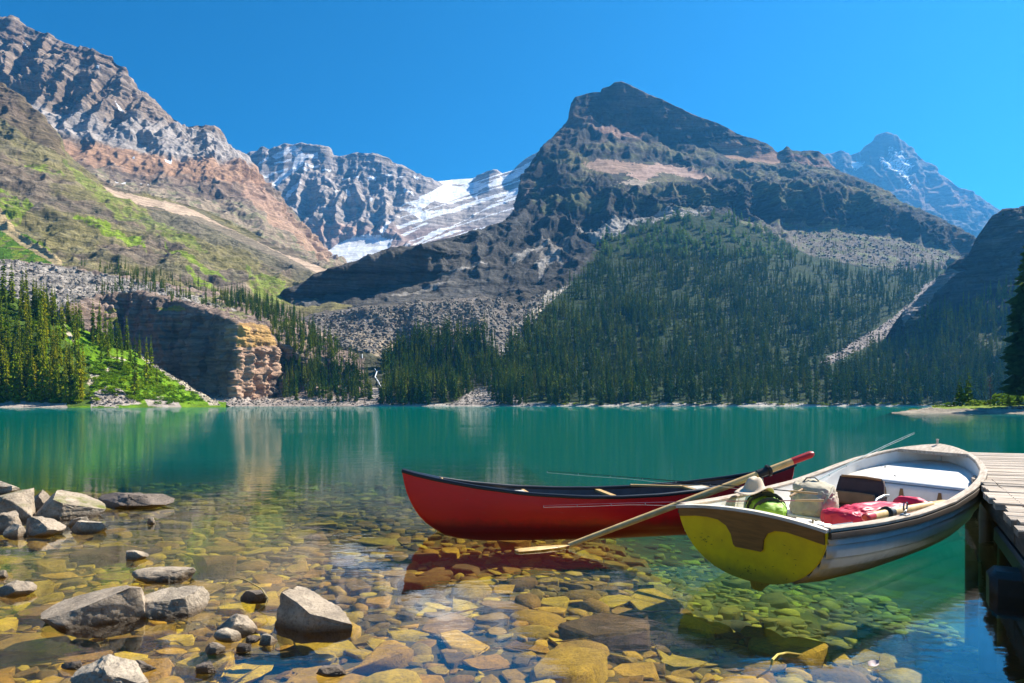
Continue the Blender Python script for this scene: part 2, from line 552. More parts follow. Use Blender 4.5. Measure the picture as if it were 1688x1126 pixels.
def region(L, poly, wob=9.0, soft=0.0, ws=1.0):
    """which points of the surface lie in an outline, its edge frayed"""
    dx = wob * (L.n2 * 1.2 + L.n3 * 0.7) * ws
    dy = wob * 0.7 * (L.n3 * 1.0 + L.n2 * 0.5)
    return inpoly(L.PX + dx, L.PY + dy, poly).astype(float)

def rockcol(L, pal, period=3.0):
    """strata colours picked bed by bed"""
    k = L.bed + (L.n2 > 0.25)
    r = np.abs(np.sin(k * 78.233 + 1.3) * 43758.5453) % 1.0
    pal = np.array(pal)
    i = r * (len(pal) - 1)
    a = np.floor(i).astype(int); b = np.minimum(a + 1, len(pal) - 1)
    t = (i - a)[..., None]
    c = pal[a] * (1 - t) + pal[b] * t
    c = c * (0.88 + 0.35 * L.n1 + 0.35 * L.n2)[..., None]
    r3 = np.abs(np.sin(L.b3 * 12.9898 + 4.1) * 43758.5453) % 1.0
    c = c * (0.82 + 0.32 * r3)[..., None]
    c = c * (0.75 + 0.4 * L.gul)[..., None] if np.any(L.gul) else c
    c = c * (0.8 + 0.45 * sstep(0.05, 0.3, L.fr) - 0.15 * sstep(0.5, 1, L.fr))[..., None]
    return np.clip(c, 0.02, 0.9)

SNOW = (0.86, 0.87, 0.9)
SX = lambda pts, k, ox, oy: [(ox + x * k, oy + y * k) for x, y in pts]

# --- the far right peak
def col_far(L):
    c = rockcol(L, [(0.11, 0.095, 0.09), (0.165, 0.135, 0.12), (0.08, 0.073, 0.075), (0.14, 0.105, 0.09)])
    band = sstep(285, 305, L.PY + 14 * L.n1) * (1 - sstep(335, 360, L.PY + 10 * L.n2)) * (L.PX < 1600)
    c = paint(c, 0.55 * band, (0.33, 0.2, 0.14))
    sn = region(L, SX([(1130, 300), (1180, 290), (1160, 320), (1135, 320)], .514, 820, 120), 4)
    sn += region(L, SX([(1225, 280), (1290, 265), (1320, 310), (1310, 350), (1260, 320)], .514, 820, 120), 9) * (L.n3 > -0.15)
    sn += region(L, SX([(1250, 240), (1290, 260), (1330, 380), (1310, 385), (1280, 300)], .514, 820, 120), 7) * (L.n3 > 0.05)
    return paint(c, sn, SNOW)
loft('mountain', 1270, 1800, 1.5, [
    ([(1270, 520, 3300), (1800, 520, 3300)], 0.5),
    ([(1270, 420, 3700), (1500, 420, 3700), (1800, 460, 3700)], 0.8),
    ([(1270, 300, 4100), (1460, 330, 4000), (1560, 350, 4000), (1688, 420, 4100), (1800, 440, 4100)], 1.0),
    ([(1270, 262, 4300), (1340, 258, 4300), (1360, 255, 4300), (1380, 251, 4300), (1400, 259, 4300), (1420, 254, 4300), (1433, 240, 4300), (1440, 232, 4300), (1449, 223, 4300),
      (1460, 220, 4300), (1472, 226, 4300), (1485, 238, 4300), (1500, 246, 4300), (1516, 258, 4300), (1530, 272, 4300), (1547, 287, 4300), (1562, 294, 4300), (1580, 309, 4300), (1602, 316, 4300),
      (1622, 330, 4300), (1648, 346, 4300), (1688, 374, 4300), (1800, 420, 4300)], 0.45)],
    M_ROCKFAR, gully=(60, 170), crag=(14, 80), strata=(10, 52, 0.12), colour=col_far, seed=1)

# --- the snow-streaked wall at the valley head
def col_snow(L):
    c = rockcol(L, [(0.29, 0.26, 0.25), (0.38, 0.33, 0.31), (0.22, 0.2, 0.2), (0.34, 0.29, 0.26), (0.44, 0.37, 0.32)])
    c = paint(c, 0.6 * sstep(368, 382, L.PY + 9 * L.n1) * (1 - sstep(405, 420, L.PY)), (0.36, 0.23, 0.19))
    c = paint(c, 0.7 * (L.PY > 370) * (L.PX < 590) * sstep(0, 1, (L.PY - 370) / 14) * (1 - sstep(385, 398, L.PY)), (0.55, 0.36, 0.26))
    K = (.308, 380, 200)
    polys = [
        ([(470, 710), (620, 640), (740, 615), (870, 640), (850, 690), (790, 740), (740, 770), (570, 800), (600, 730), (540, 715)], 3),
        ([(340, 125), (300, 160), (350, 190), (330, 260), (280, 275), (215, 350), (260, 355), (310, 310), (390, 245), (400, 200), (470, 200), (468, 168), (400, 180)], 2.5),
        ([(220, 190), (330, 130), (350, 130), (300, 180), (245, 205)], 2.5), ([(140, 225), (210, 190), (200, 205), (150, 232)], 2),
        ([(165, 300), (240, 272), (310, 250), (305, 265), (230, 285), (180, 312)], 2), ([(285, 415), (345, 338), (388, 345), (330, 390), (300, 418)], 2),
        ([(230, 225), (325, 200), (325, 210), (240, 236)], 2), ([(395, 240), (475, 232), (470, 245), (400, 252)], 2), ([(490, 258), (540, 265), (535, 272), (495, 265)], 1.5),
        ([(388, 262), (415, 262), (410, 275), (390, 272)], 1.5),
        ([(935, 440), (1020, 475), (1090, 430), (1180, 445), (1300, 405), (1325, 372), (1360, 355), (1440, 360), (1510, 315), (1590, 262), (1620, 205), (1500, 282), (1440, 300), (1385, 335),
          (1310, 325), (1240, 352), (1190, 345), (1130, 345), (1085, 372), (1010, 405), (1010, 430)], 3.5),
        ([(1080, 300), (1140, 340), (1270, 338), (1320, 300), (1130, 310)], 1.5),
        ([(920, 468), (960, 495), (1010, 520), (1000, 545), (1040, 520), (1090, 490), (1180, 497), (1295, 458), (1180, 470), (1050, 480), (1000, 470)], 3),
        ([(930, 685), (1000, 662), (1130, 600), (1230, 545), (1350, 480), (1545, 415), (1560, 345), (1420, 435), (1300, 505), (1190, 562), (1080, 590), (1020, 640)], 3.5),
        ([(1000, 668), (1240, 612), (1390, 590), (1445, 552), (1320, 575), (1180, 590), (1060, 640)], 2.5), ([(910, 610), (1040, 545), (1060, 550), (930, 620)], 2),
        ([(800, 612), (860, 545), (865, 555), (820, 625)], 1.5), ([(1300, 400), (1330, 440), (1310, 330), (1290, 350)], 2),
        ([(730, 300), (780, 292), (775, 308), (735, 312)], 1.5), ([(825, 290), (860, 298), (855, 310), (830, 300)], 1.5), ([(890, 298), (925, 302), (920, 315), (895, 308)], 1.5),
        ([(595, 298), (640, 296), (645, 306), (600, 306)], 1.5), ([(655, 296), (690, 296), (685, 304), (660, 304)], 1.2), ([(975, 300), (1005, 305), (1000, 318), (980, 310)], 1.2),
        ([(610, 370), (640, 385), (645, 410), (625, 405)], 1.5), ([(745, 400), (765, 440), (750, 450), (735, 425)], 1.5), ([(560, 380), (575, 375), (570, 400)], 1.2),
        ([(930, 365), (985, 405), (965, 405), (920, 375)], 1.5), ([(480, 735), (550, 728), (540, 748), (490, 750)], 2)]
    sn = np.zeros(L.PX.shape)
    for p, w in polys:
        sn = np.maximum(sn, region(L, SX(p, *K), w * 0.45))
    # streaks of bare rock and ledge snow on the ramp
    ramp_ = region(L, SX([(920, 430), (1560, 240), (1545, 560), (1000, 690), (880, 560)], *K), 5)
    sn = np.maximum(sn, ramp_ * (fbm(np.stack([(L.PX + 3.0 * L.PY) / 70, (L.PY - 0.32 * (860 - L.PX)) / 7, L.PX * 0], -1), 3) > 0.22))
    sn = sn * (1 - ramp_ * (fbm(np.stack([(L.PX + 3.0 * L.PY) / 55, (L.PY - 0.32 * (860 - L.PX)) / 9, L.PX * 0 + 4.2], -1), 3) < -0.17))
    sn = sn * (L.n3 + 0.3 * L.crg < 0.72)
    dirty = 0.12 * sstep(385, 440, L.PY)
    return paint(c, sn, SNOW) * (1 - dirty * sn)[..., None]
loft('mountain', 320, 960, 1.25, [
    ([(320, 500, 2300), (960, 500, 2300)], 0.4),
    ([(320, 440, 2500), (560, 442, 2500), (760, 440, 2500), (960, 430, 2500)], 0.3),
    ([(320, 395, 2650), (560, 398, 2700), (650, 392, 2700), (760, 400, 2700), (960, 380, 2700)], 0.8),
    ([(320, 330, 2850), (560, 330, 2850), (700, 340, 2900), (760, 345, 2950), (960, 320, 3000)], 1.0),
    ([(320, 300, 3000), (380, 270, 3050), (396, 259, 3050), (412, 250, 3050), (424, 249, 3050), (432, 243, 3050), (444, 247, 3050), (458, 242, 3050), (468, 236, 3050), (482, 239, 3050), (496, 235, 3050), (512, 239, 3050),
      (528, 240, 3050), (540, 243, 3050), (549, 256, 3050), (560, 258, 3050), (575, 255, 3050), (588, 251, 3050), (604, 253, 3050), (622, 254, 3050), (640, 262, 3050), (652, 271, 3050), (664, 272, 3050), (684, 285, 3050),
      (700, 292, 3050), (722, 299, 3100), (745, 297, 3300), (780, 294, 3300), (793, 287, 3250), (806, 281, 3200), (818, 280, 3200), (828, 286, 3200), (845, 281, 3200), (856, 270, 3200), (868, 261, 3200), (882, 254, 3200), (900, 240, 3200), (960, 220, 3200)], 0.3)],
    M_ROCKFAR, gully=(30, 85), crag=(6, 45), strata=(9, 36, 0.16), colour=col_snow, vstep=1.3, seed=2,
    calm=[SX(p, .308, 380, 200) for p in ([(470, 710), (620, 630), (860, 630), (850, 700), (740, 780), (570, 800)], [(920, 440), (1090, 330), (1320, 300), (1620, 205), (1560, 560), (1000, 690), (880, 600)], [(340, 125), (470, 165), (330, 260), (260, 355), (180, 330), (150, 220)])])

# --- the big banded massif on the left
def col_left(L):
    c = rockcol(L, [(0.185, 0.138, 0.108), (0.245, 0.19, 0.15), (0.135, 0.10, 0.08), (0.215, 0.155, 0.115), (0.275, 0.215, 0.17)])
    lower = sstep(0, 1, (L.PY - (150 + 0.18 * L.PX + 25 * L.n1)) / 26)
    c = paint(c, 0.75 * lower * (1 - sstep(0, 1, (L.PY - (200 + 0.2 * L.PX)) / 10)), (0.42, 0.38, 0.36))
    b0 = 218 + 0.13 * L.PX + 9 * L.n1
    band = sstep(0, 8, L.PY - b0) * (1 - sstep(34, 44, L.PY - b0 + 12 * L.n2))
    c = paint(c, 0.9 * band, (0.36, 0.215, 0.135))
    talus = sstep(310, 330, L.PY - 0.22 * (L.PX - 300) + 18 * L.n2)
    c = paint(c, 0.7 * talus, (0.30, 0.24, 0.17))
    c = paint(c, 0.85 * talus * (L.n2 > 0.12), (0.2, 0.19, 0.11))
    rust = region(L, [(395, 300), (440, 330), (520, 400), (545, 440), (520, 430), (450, 370), (400, 330)], 8)
    c = paint(c, 0.7 * rust, (0.42, 0.26, 0.18))
    sn = np.zeros(L.PX.shape)
    for p in ([(100, 195), (120, 210), (145, 235), (130, 225)], [(540, 500), (585, 525), (570, 530), (545, 512)], [(530, 855), (585, 850), (580, 870), (535, 865)], [(650, 852), (690, 848), (685, 868), (655, 865)],
              [(450, 325), (468, 330), (465, 345), (452, 340)], [(765, 742), (800, 742), (795, 755), (770, 752)], [(610, 740), (625, 735), (622, 750)]):
        sn = np.maximum(sn, region(L, SX(p, .3555, 0, 0), 1.5))
    return paint(c, sn, SNOW)
loft('mountain', -160, 620, 1.2, [
    ([(-160, 500, 1000), (620, 500, 1200)], 0.3),
    ([(-160, 330, 1250), (0, 330, 1250), (150, 330, 1250), (300, 350, 1250), (400, 385, 1250), (520, 440, 1250), (620, 470, 1250)], 0.5),
    ([(-160, 225, 1500), (0, 235, 1500), (120, 265, 1500), (250, 300, 1500), (330, 320, 1500), (420, 350, 1450), (520, 425, 1400), (620, 460, 1400)], 0.45),
    ([(-160, 180, 1650), (0, 195, 1650), (100, 215, 1650), (210, 232, 1650), (300, 255, 1650), (370, 290, 1600), (440, 345, 1600), (545, 441, 1600), (620, 470, 1600)], 0.5),
    ([(-160, 110, 1750), (0, 120, 1750), (100, 140, 1750), (200, 180, 1750), (290, 220, 1750), (360, 250, 1720), (430, 315, 1700), (545, 440, 1700), (620, 470, 1700)], 1.0),
    ([(-160, 20, 1850), (-60, 40, 1850), (0, 33, 1850), (12, 31, 1850), (22, 29, 1850), (30, 36, 1850), (38, 46, 1850), (52, 47, 1850), (64, 52, 1850), (80, 58, 1850), (95, 66, 1850), (112, 72, 1850), (128, 79, 1850), (140, 78, 1850), (156, 86, 1850), (168, 91, 1850), (184, 93, 1850), (194, 104, 1850),
      (204, 112, 1850), (207, 126, 1850), (222, 138, 1850), (232, 152, 1850), (248, 160, 1850), (258, 172, 1850), (272, 188, 1850), (290, 197, 1850), (308, 209, 1850), (325, 207, 1850), (345, 208, 1850), (356, 213, 1850), (362, 222, 1850), (372, 236, 1850), (384, 246, 1840), (400, 256, 1840), (414, 272, 1830),
      (425, 285, 1820), (440, 310, 1820), (470, 342, 1800), (500, 380, 1800), (530, 420, 1800), (545, 440, 1800), (620, 470, 1800)], 0.35)],
    M_ROCKMID, gully=(32, 66), crag=(5, 30), strata=(9, 28, 0.2), colour=col_left, vstep=1.3, seed=3)

# --- the long sunlit slope in front of it
def col_slope(L):
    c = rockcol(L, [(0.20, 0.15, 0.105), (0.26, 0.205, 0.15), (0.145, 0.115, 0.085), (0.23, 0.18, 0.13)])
    g = sstep(-0.05, 0.25, L.n1 + 0.4 * L.n2 + 0.2)
    c = paint(c, 0.6 * g, (0.19, 0.175, 0.05))
    c = paint(c, 0.6 * sstep(0.05, 0.3, L.n2 + 0.15 * L.n3), (0.12, 0.11, 0.08))
    dark = region(L, [(-100, 110), (20, 145), (90, 215), (110, 265), (60, 235), (0, 200), (-100, 200)], 8)
    c = paint(c, 0.75 * dark, (0.14, 0.10, 0.07))
    scree = region(L, [(150, 300), (200, 318), (300, 338), (330, 352), (400, 388), (470, 420), (550, 448), (520, 452), (420, 410), (340, 372), (255, 340), (220, 340), (190, 325)], 5)
    c = paint(c, 0.95 * scree, (0.50, 0.37, 0.27))
    knob = region(L, [(228, 362), (260, 352), (330, 358), (400, 388), (470, 422), (525, 452), (500, 462), (400, 420), (300, 390), (240, 365)], 6)
    c = paint(c, 0.75 * knob, (0.14, 0.125, 0.09))
    for p, k in (([(-60, 300), (0, 310), (60, 345), (20, 380), (-60, 390)], .8), ([(100, 265), (200, 330), (330, 405), (345, 425), (300, 410), (200, 365), (130, 310)], .45), ([(120, 362), (160, 368), (235, 400), (240, 415), (170, 392)], .95),
                 ([(-100, 385), (0, 375), (60, 400), (110, 440), (40, 440), (-100, 430)], .98), ([(300, 440), (345, 470), (360, 490), (320, 470)], .9), ([(270, 405), (350, 450), (380, 470), (330, 452), (280, 420)], .8), ([(30, 265), (90, 285), (105, 295), (60, 290)], .7),
                 ([(405, 440), (470, 470), (480, 500), (440, 500), (410, 480)], .6)):
        c = paint(c, k * region(L, p, 10) * sstep(-0.4, 0.0, L.n3 + 0.8 * L.n2), (0.19, 0.27, 0.02))
    c = paint(c, 0.9 * region(L, [(-100, 380), (0, 372), (60, 400), (105, 440), (30, 440), (-100, 440)], 7) * (L.n2 > 0.0), (0.07, 0.16, 0.012))
    c = paint(c, 0.9 * region(L, [(-40, 330), (0, 350), (40, 395), (105, 432), (95, 440), (30, 402), (-10, 372)], 5), (0.46, 0.34, 0.19))
    return c
L_slope = loft('mountain_slope', -160, 580, 1.3, [
    ([(-160, 560, 620), (300, 560, 640), (580, 560, 700)], 0.3),
    ([(-160, 440, 700), (0, 436, 700), (110, 440, 700), (200, 458, 720), (300, 480, 740), (400, 500, 760), (470, 505, 780), (580, 505, 800)], 0.5),
    ([(-160, 400, 740), (0, 395, 740), (110, 415, 740), (200, 425, 760), (300, 440, 790), (400, 468, 820), (470, 485, 850), (580, 495, 860)], 1.1),
    ([(-160, 300, 860), (0, 300, 860), (100, 340, 860), (200, 380, 870), (300, 405, 890), (400, 440, 910), (470, 465, 920), (580, 480, 930)], 1.0),
    ([(-160, 210, 960), (0, 225, 960), (100, 285, 960), (180, 318, 980), (240, 345, 1000), (330, 378, 1010), (420, 420, 1020), (500, 452, 1000), (580, 470, 1000)], 0.9),
    ([(-160, 80, 1030), (-60, 112, 1030), (0, 137, 1030), (10, 144, 1030), (20, 152, 1030), (32, 160, 1030), (48, 178, 1030), (62, 188, 1030), (78, 204, 1030), (92, 224, 1030), (100, 240, 1030), (118, 258, 1030), (150, 286, 1040), (185, 308, 1050), (240, 322, 1070), (310, 337, 1090),
      (330, 345, 1090), (400, 378, 1090), (460, 408, 1080), (520, 436, 1070), (548, 448, 1070), (580, 465, 1070)], 0.6)],
    M_ROCKMID, gully=(8, 45), crag=(4.5, 26), strata=(4, 13, -0.35), colour=col_slope, vstep=1.4, seed=4,
    calm=[[(150, 300), (200, 318), (300, 336), (330, 345), (400, 380), (550, 448), (520, 456), (420, 412), (340, 376), (190, 325)], [(-100, 375), (0, 372), (110, 440), (-100, 440)]])

# --- the big pyramid and its wooded foot across the lake
TRACK = [(1350, 598), (1385, 576), (1420, 557), (1470, 526), (1510, 490), (1526, 468), (1570, 446), (1590, 452), (1548, 478), (1526, 504), (1494, 535), (1445, 566), (1400, 586), (1362, 606)]
def col_big(L):
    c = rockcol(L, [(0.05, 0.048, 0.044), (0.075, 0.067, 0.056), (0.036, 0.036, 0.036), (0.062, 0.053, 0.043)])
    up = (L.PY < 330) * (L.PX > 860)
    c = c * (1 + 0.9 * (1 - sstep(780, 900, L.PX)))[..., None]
    c = paint(c, 0.5 * up * sstep(0.0, 0.3, L.n1 + 0.3 * L.n2), (0.20, 0.13, 0.09))
    c = paint(c, 0.45 * (L.PX > 880) * sstep(-0.1, 0.3, L.n2 + L.n1) * (L.PY > 240) * (L.PY < 350), (0.13, 0.15, 0.05))
    for p, k, cc in (([(960, 275), (985, 262), (1030, 268), (1085, 275), (1050, 285), (1000, 285)], .85, (0.38, 0.25, 0.18)), ([(1030, 290), (1085, 270), (1140, 282), (1185, 300), (1150, 296), (1090, 285), (1060, 300)], .9, (0.42, 0.28, 0.22)),
                     ([(1015, 305), (1040, 296), (1085, 302), (1050, 312)], .85, (0.42, 0.33, 0.25)), ([(1165, 235), (1230, 240), (1300, 258), (1280, 272), (1200, 262)], .8, (0.34, 0.20, 0.13)), ([(960, 195), (990, 205), (1060, 225), (1050, 235), (980, 222)], .6, (0.33, 0.2, 0.15)),
                     ([(1290, 255), (1350, 262), (1380, 280), (1320, 275)], .7, (0.27, 0.15, 0.12)), ([(900, 520), (930, 500), (985, 445), (960, 480), (940, 520), (900, 545)], .0, (0.4, 0.35, 0.3)),
                     ([(880, 400), (930, 395), (945, 385), (935, 420), (890, 435)], .5, (0.3, 0.26, 0.22))):
        c = paint(c, k * region(L, p, 6), cc)
    bench = region(L, [(1075, 352), (1130, 348), (1250, 372), (1320, 372), (1420, 375), (1530, 405), (1590, 430), (1560, 445), (1450, 445), (1380, 430), (1300, 415), (1230, 385), (1150, 362), (1080, 365)], 6)
    c = paint(c, 0.9 * bench, (0.17, 0.145, 0.12))
    c = paint(c, 0.7 * bench * (L.n2 + 0.4 * L.n3 > 0.12), (0.15, 0.17, 0.07))
    c = paint(c, 0.9 * region(L, [(945, 385), (1010, 368), (1090, 350), (1180, 350), (1100, 360), (1040, 378), (990, 400)], 5), (0.34, 0.31, 0.28))
    # the wooded foot, its moss and litter
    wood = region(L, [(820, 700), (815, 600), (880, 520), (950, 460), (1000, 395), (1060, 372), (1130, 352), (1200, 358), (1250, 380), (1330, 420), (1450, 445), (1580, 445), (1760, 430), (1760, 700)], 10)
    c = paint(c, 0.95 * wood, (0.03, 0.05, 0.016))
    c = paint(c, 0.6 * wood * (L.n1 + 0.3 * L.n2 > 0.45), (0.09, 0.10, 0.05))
    foot = region(L, [(440, 700), (440, 640), (500, 580), (560, 560), (640, 600), (800, 590), (830, 560), (830, 700)], 8)
    c = paint(c, 0.8 * foot, (0.09, 0.09, 0.05))
    # moraine hump
    mor = region(L, [(505, 530), (545, 520), (600, 512), (700, 500), (800, 496), (850, 510), (885, 500), (905, 480), (890, 520), (850, 545), (830, 590), (815, 580), (800, 548), (700, 560), (640, 590), (600, 580), (560, 575), (530, 550)], 4)
    c = paint(c, mor, (0.20, 0.17, 0.145))
    c = paint(c, 0.7 * region(L, [(540, 545), (600, 545), (660, 560), (760, 545), (800, 530), (790, 552), (700, 562), (640, 595), (590, 580)], 6), (0.40, 0.31, 0.21))
    c = paint(c, 0.8 * mor * (L.n3 > 0.12), (0.14, 0.13, 0.125))
    fan = region(L, [(830, 560), (870, 520), (905, 478), (940, 470), (900, 505), (870, 545), (845, 575), (818, 640), (815, 590)], 3)
    c = paint(c, fan, (0.42, 0.37, 0.31))
    for p in ([(895, 430), (930, 412), (935, 400), (925, 430), (932, 440), (915, 430), (880, 450)], [(875, 440), (895, 432), (898, 450), (890, 470), (885, 450)], [(840, 425), (900, 405), (925, 395), (900, 412), (850, 432)], [(720, 452), (800, 440), (800, 443), (730, 457)], [(640, 490), (700, 472), (760, 468), (700, 480)]):
        c = paint(c, 0.8 * region(L, p, 4), (0.33, 0.30, 0.27))
    # strip of pebbles along the water, two gravel tongues and an avalanche track
    c = paint(c, sstep(664.5, 666.0, L.PY + 1.2 * L.n3) * (L.PY < 680), (0.42, 0.38, 0.33))
    for p in ([(480, 670), (500, 655), (520, 645), (545, 655), (600, 668)], [(735, 672), (770, 650), (790, 640), (812, 650), (860, 655), (862, 672)], [(590, 668), (600, 640), (625, 640), (625, 668)]):
        c = paint(c, region(L, p, 4), (0.36, 0.31, 0.27))
    tr = region(L, TRACK, 4)
    c = paint(c, tr, (0.27, 0.23, 0.21))
    return c
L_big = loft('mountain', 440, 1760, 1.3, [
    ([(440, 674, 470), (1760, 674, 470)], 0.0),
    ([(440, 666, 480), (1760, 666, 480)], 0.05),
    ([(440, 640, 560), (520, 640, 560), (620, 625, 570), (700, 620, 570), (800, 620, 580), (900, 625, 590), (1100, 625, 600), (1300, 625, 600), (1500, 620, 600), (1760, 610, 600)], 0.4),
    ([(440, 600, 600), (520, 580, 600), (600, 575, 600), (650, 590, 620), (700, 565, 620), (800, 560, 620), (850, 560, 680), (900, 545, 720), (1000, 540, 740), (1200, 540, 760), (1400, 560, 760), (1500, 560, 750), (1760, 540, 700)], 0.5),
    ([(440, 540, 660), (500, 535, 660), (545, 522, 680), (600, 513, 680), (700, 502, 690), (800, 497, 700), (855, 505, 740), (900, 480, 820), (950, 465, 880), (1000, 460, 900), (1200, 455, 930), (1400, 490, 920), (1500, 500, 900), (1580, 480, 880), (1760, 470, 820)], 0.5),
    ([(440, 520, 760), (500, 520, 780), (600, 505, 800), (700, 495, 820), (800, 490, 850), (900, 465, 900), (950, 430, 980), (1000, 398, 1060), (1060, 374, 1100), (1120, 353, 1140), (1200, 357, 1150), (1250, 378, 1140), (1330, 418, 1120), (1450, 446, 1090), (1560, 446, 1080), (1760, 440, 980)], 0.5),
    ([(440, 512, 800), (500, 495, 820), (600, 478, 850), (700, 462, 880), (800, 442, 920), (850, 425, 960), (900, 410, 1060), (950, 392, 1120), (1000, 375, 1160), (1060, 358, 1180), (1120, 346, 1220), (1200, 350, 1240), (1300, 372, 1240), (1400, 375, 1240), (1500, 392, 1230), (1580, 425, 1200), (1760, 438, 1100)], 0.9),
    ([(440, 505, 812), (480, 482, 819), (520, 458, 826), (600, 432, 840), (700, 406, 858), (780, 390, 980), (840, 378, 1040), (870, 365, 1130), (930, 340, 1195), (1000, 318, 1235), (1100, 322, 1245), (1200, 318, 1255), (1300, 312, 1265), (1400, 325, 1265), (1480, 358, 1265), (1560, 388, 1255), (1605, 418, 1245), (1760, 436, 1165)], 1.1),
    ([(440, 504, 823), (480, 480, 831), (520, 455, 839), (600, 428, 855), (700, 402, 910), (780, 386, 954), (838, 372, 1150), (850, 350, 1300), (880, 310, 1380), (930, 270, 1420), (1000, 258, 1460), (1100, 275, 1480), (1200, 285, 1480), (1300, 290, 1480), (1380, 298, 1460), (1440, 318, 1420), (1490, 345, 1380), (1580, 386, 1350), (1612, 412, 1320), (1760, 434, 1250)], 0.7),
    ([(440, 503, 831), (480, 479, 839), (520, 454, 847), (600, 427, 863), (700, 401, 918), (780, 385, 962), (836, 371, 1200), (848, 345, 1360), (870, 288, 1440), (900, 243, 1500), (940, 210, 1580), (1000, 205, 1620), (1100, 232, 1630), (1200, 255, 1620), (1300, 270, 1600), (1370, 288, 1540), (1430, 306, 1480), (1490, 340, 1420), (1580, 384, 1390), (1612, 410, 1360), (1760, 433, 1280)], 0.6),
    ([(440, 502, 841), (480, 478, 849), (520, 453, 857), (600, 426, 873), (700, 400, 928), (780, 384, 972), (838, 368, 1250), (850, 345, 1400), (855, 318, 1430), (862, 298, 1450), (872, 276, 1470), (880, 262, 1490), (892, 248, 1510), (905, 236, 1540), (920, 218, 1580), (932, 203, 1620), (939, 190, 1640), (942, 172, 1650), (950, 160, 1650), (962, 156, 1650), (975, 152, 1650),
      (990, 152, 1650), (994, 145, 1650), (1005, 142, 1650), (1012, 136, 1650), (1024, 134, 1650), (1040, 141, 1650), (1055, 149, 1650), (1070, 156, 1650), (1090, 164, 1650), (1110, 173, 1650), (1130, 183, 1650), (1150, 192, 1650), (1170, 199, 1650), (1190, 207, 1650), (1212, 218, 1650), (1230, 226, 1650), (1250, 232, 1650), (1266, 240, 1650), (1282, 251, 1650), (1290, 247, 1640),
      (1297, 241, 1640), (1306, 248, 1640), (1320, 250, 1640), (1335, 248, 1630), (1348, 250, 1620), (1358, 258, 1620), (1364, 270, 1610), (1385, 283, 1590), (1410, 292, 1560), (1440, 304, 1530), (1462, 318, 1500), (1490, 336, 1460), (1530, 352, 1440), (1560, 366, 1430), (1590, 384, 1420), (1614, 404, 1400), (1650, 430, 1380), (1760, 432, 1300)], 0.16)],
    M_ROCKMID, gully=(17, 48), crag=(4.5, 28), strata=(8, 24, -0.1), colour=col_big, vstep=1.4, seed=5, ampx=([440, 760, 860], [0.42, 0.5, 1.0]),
    calm=[[(955, 275), (985, 258), (1085, 268), (1185, 298), (1085, 305), (1030, 312), (1000, 290)], [(1165, 235), (1300, 255), (1280, 275), (1190, 265)], [(1280, 372), (1420, 375), (1530, 405), (1590, 430), (1450, 445), (1320, 420)], [(1010, 390), (1120, 352), (1210, 358), (1330, 420), (1560, 450), (1700, 640), (830, 640), (880, 520)]])

# --- the shadowed spur at the right edge
def col_spur(L):
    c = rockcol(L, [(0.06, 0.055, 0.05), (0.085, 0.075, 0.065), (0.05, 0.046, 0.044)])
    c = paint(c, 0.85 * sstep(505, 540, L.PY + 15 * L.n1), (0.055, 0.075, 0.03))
    c = paint(c, region(L, TRACK, 4), (0.24, 0.205, 0.185))
    return c
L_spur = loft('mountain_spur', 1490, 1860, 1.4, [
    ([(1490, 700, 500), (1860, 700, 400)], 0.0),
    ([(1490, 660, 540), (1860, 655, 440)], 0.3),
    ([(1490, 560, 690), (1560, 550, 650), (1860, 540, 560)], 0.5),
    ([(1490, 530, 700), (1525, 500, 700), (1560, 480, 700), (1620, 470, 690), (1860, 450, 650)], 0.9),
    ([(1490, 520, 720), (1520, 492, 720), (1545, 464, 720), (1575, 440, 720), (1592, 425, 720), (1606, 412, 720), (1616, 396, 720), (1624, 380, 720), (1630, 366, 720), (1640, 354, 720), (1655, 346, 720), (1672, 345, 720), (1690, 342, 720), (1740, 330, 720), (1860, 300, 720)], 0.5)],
    M_ROCKMID, gully=(10, 45), crag=(5, 22), strata=(5, 12, -0.2), colour=col_spur, vstep=1.5, seed=6)

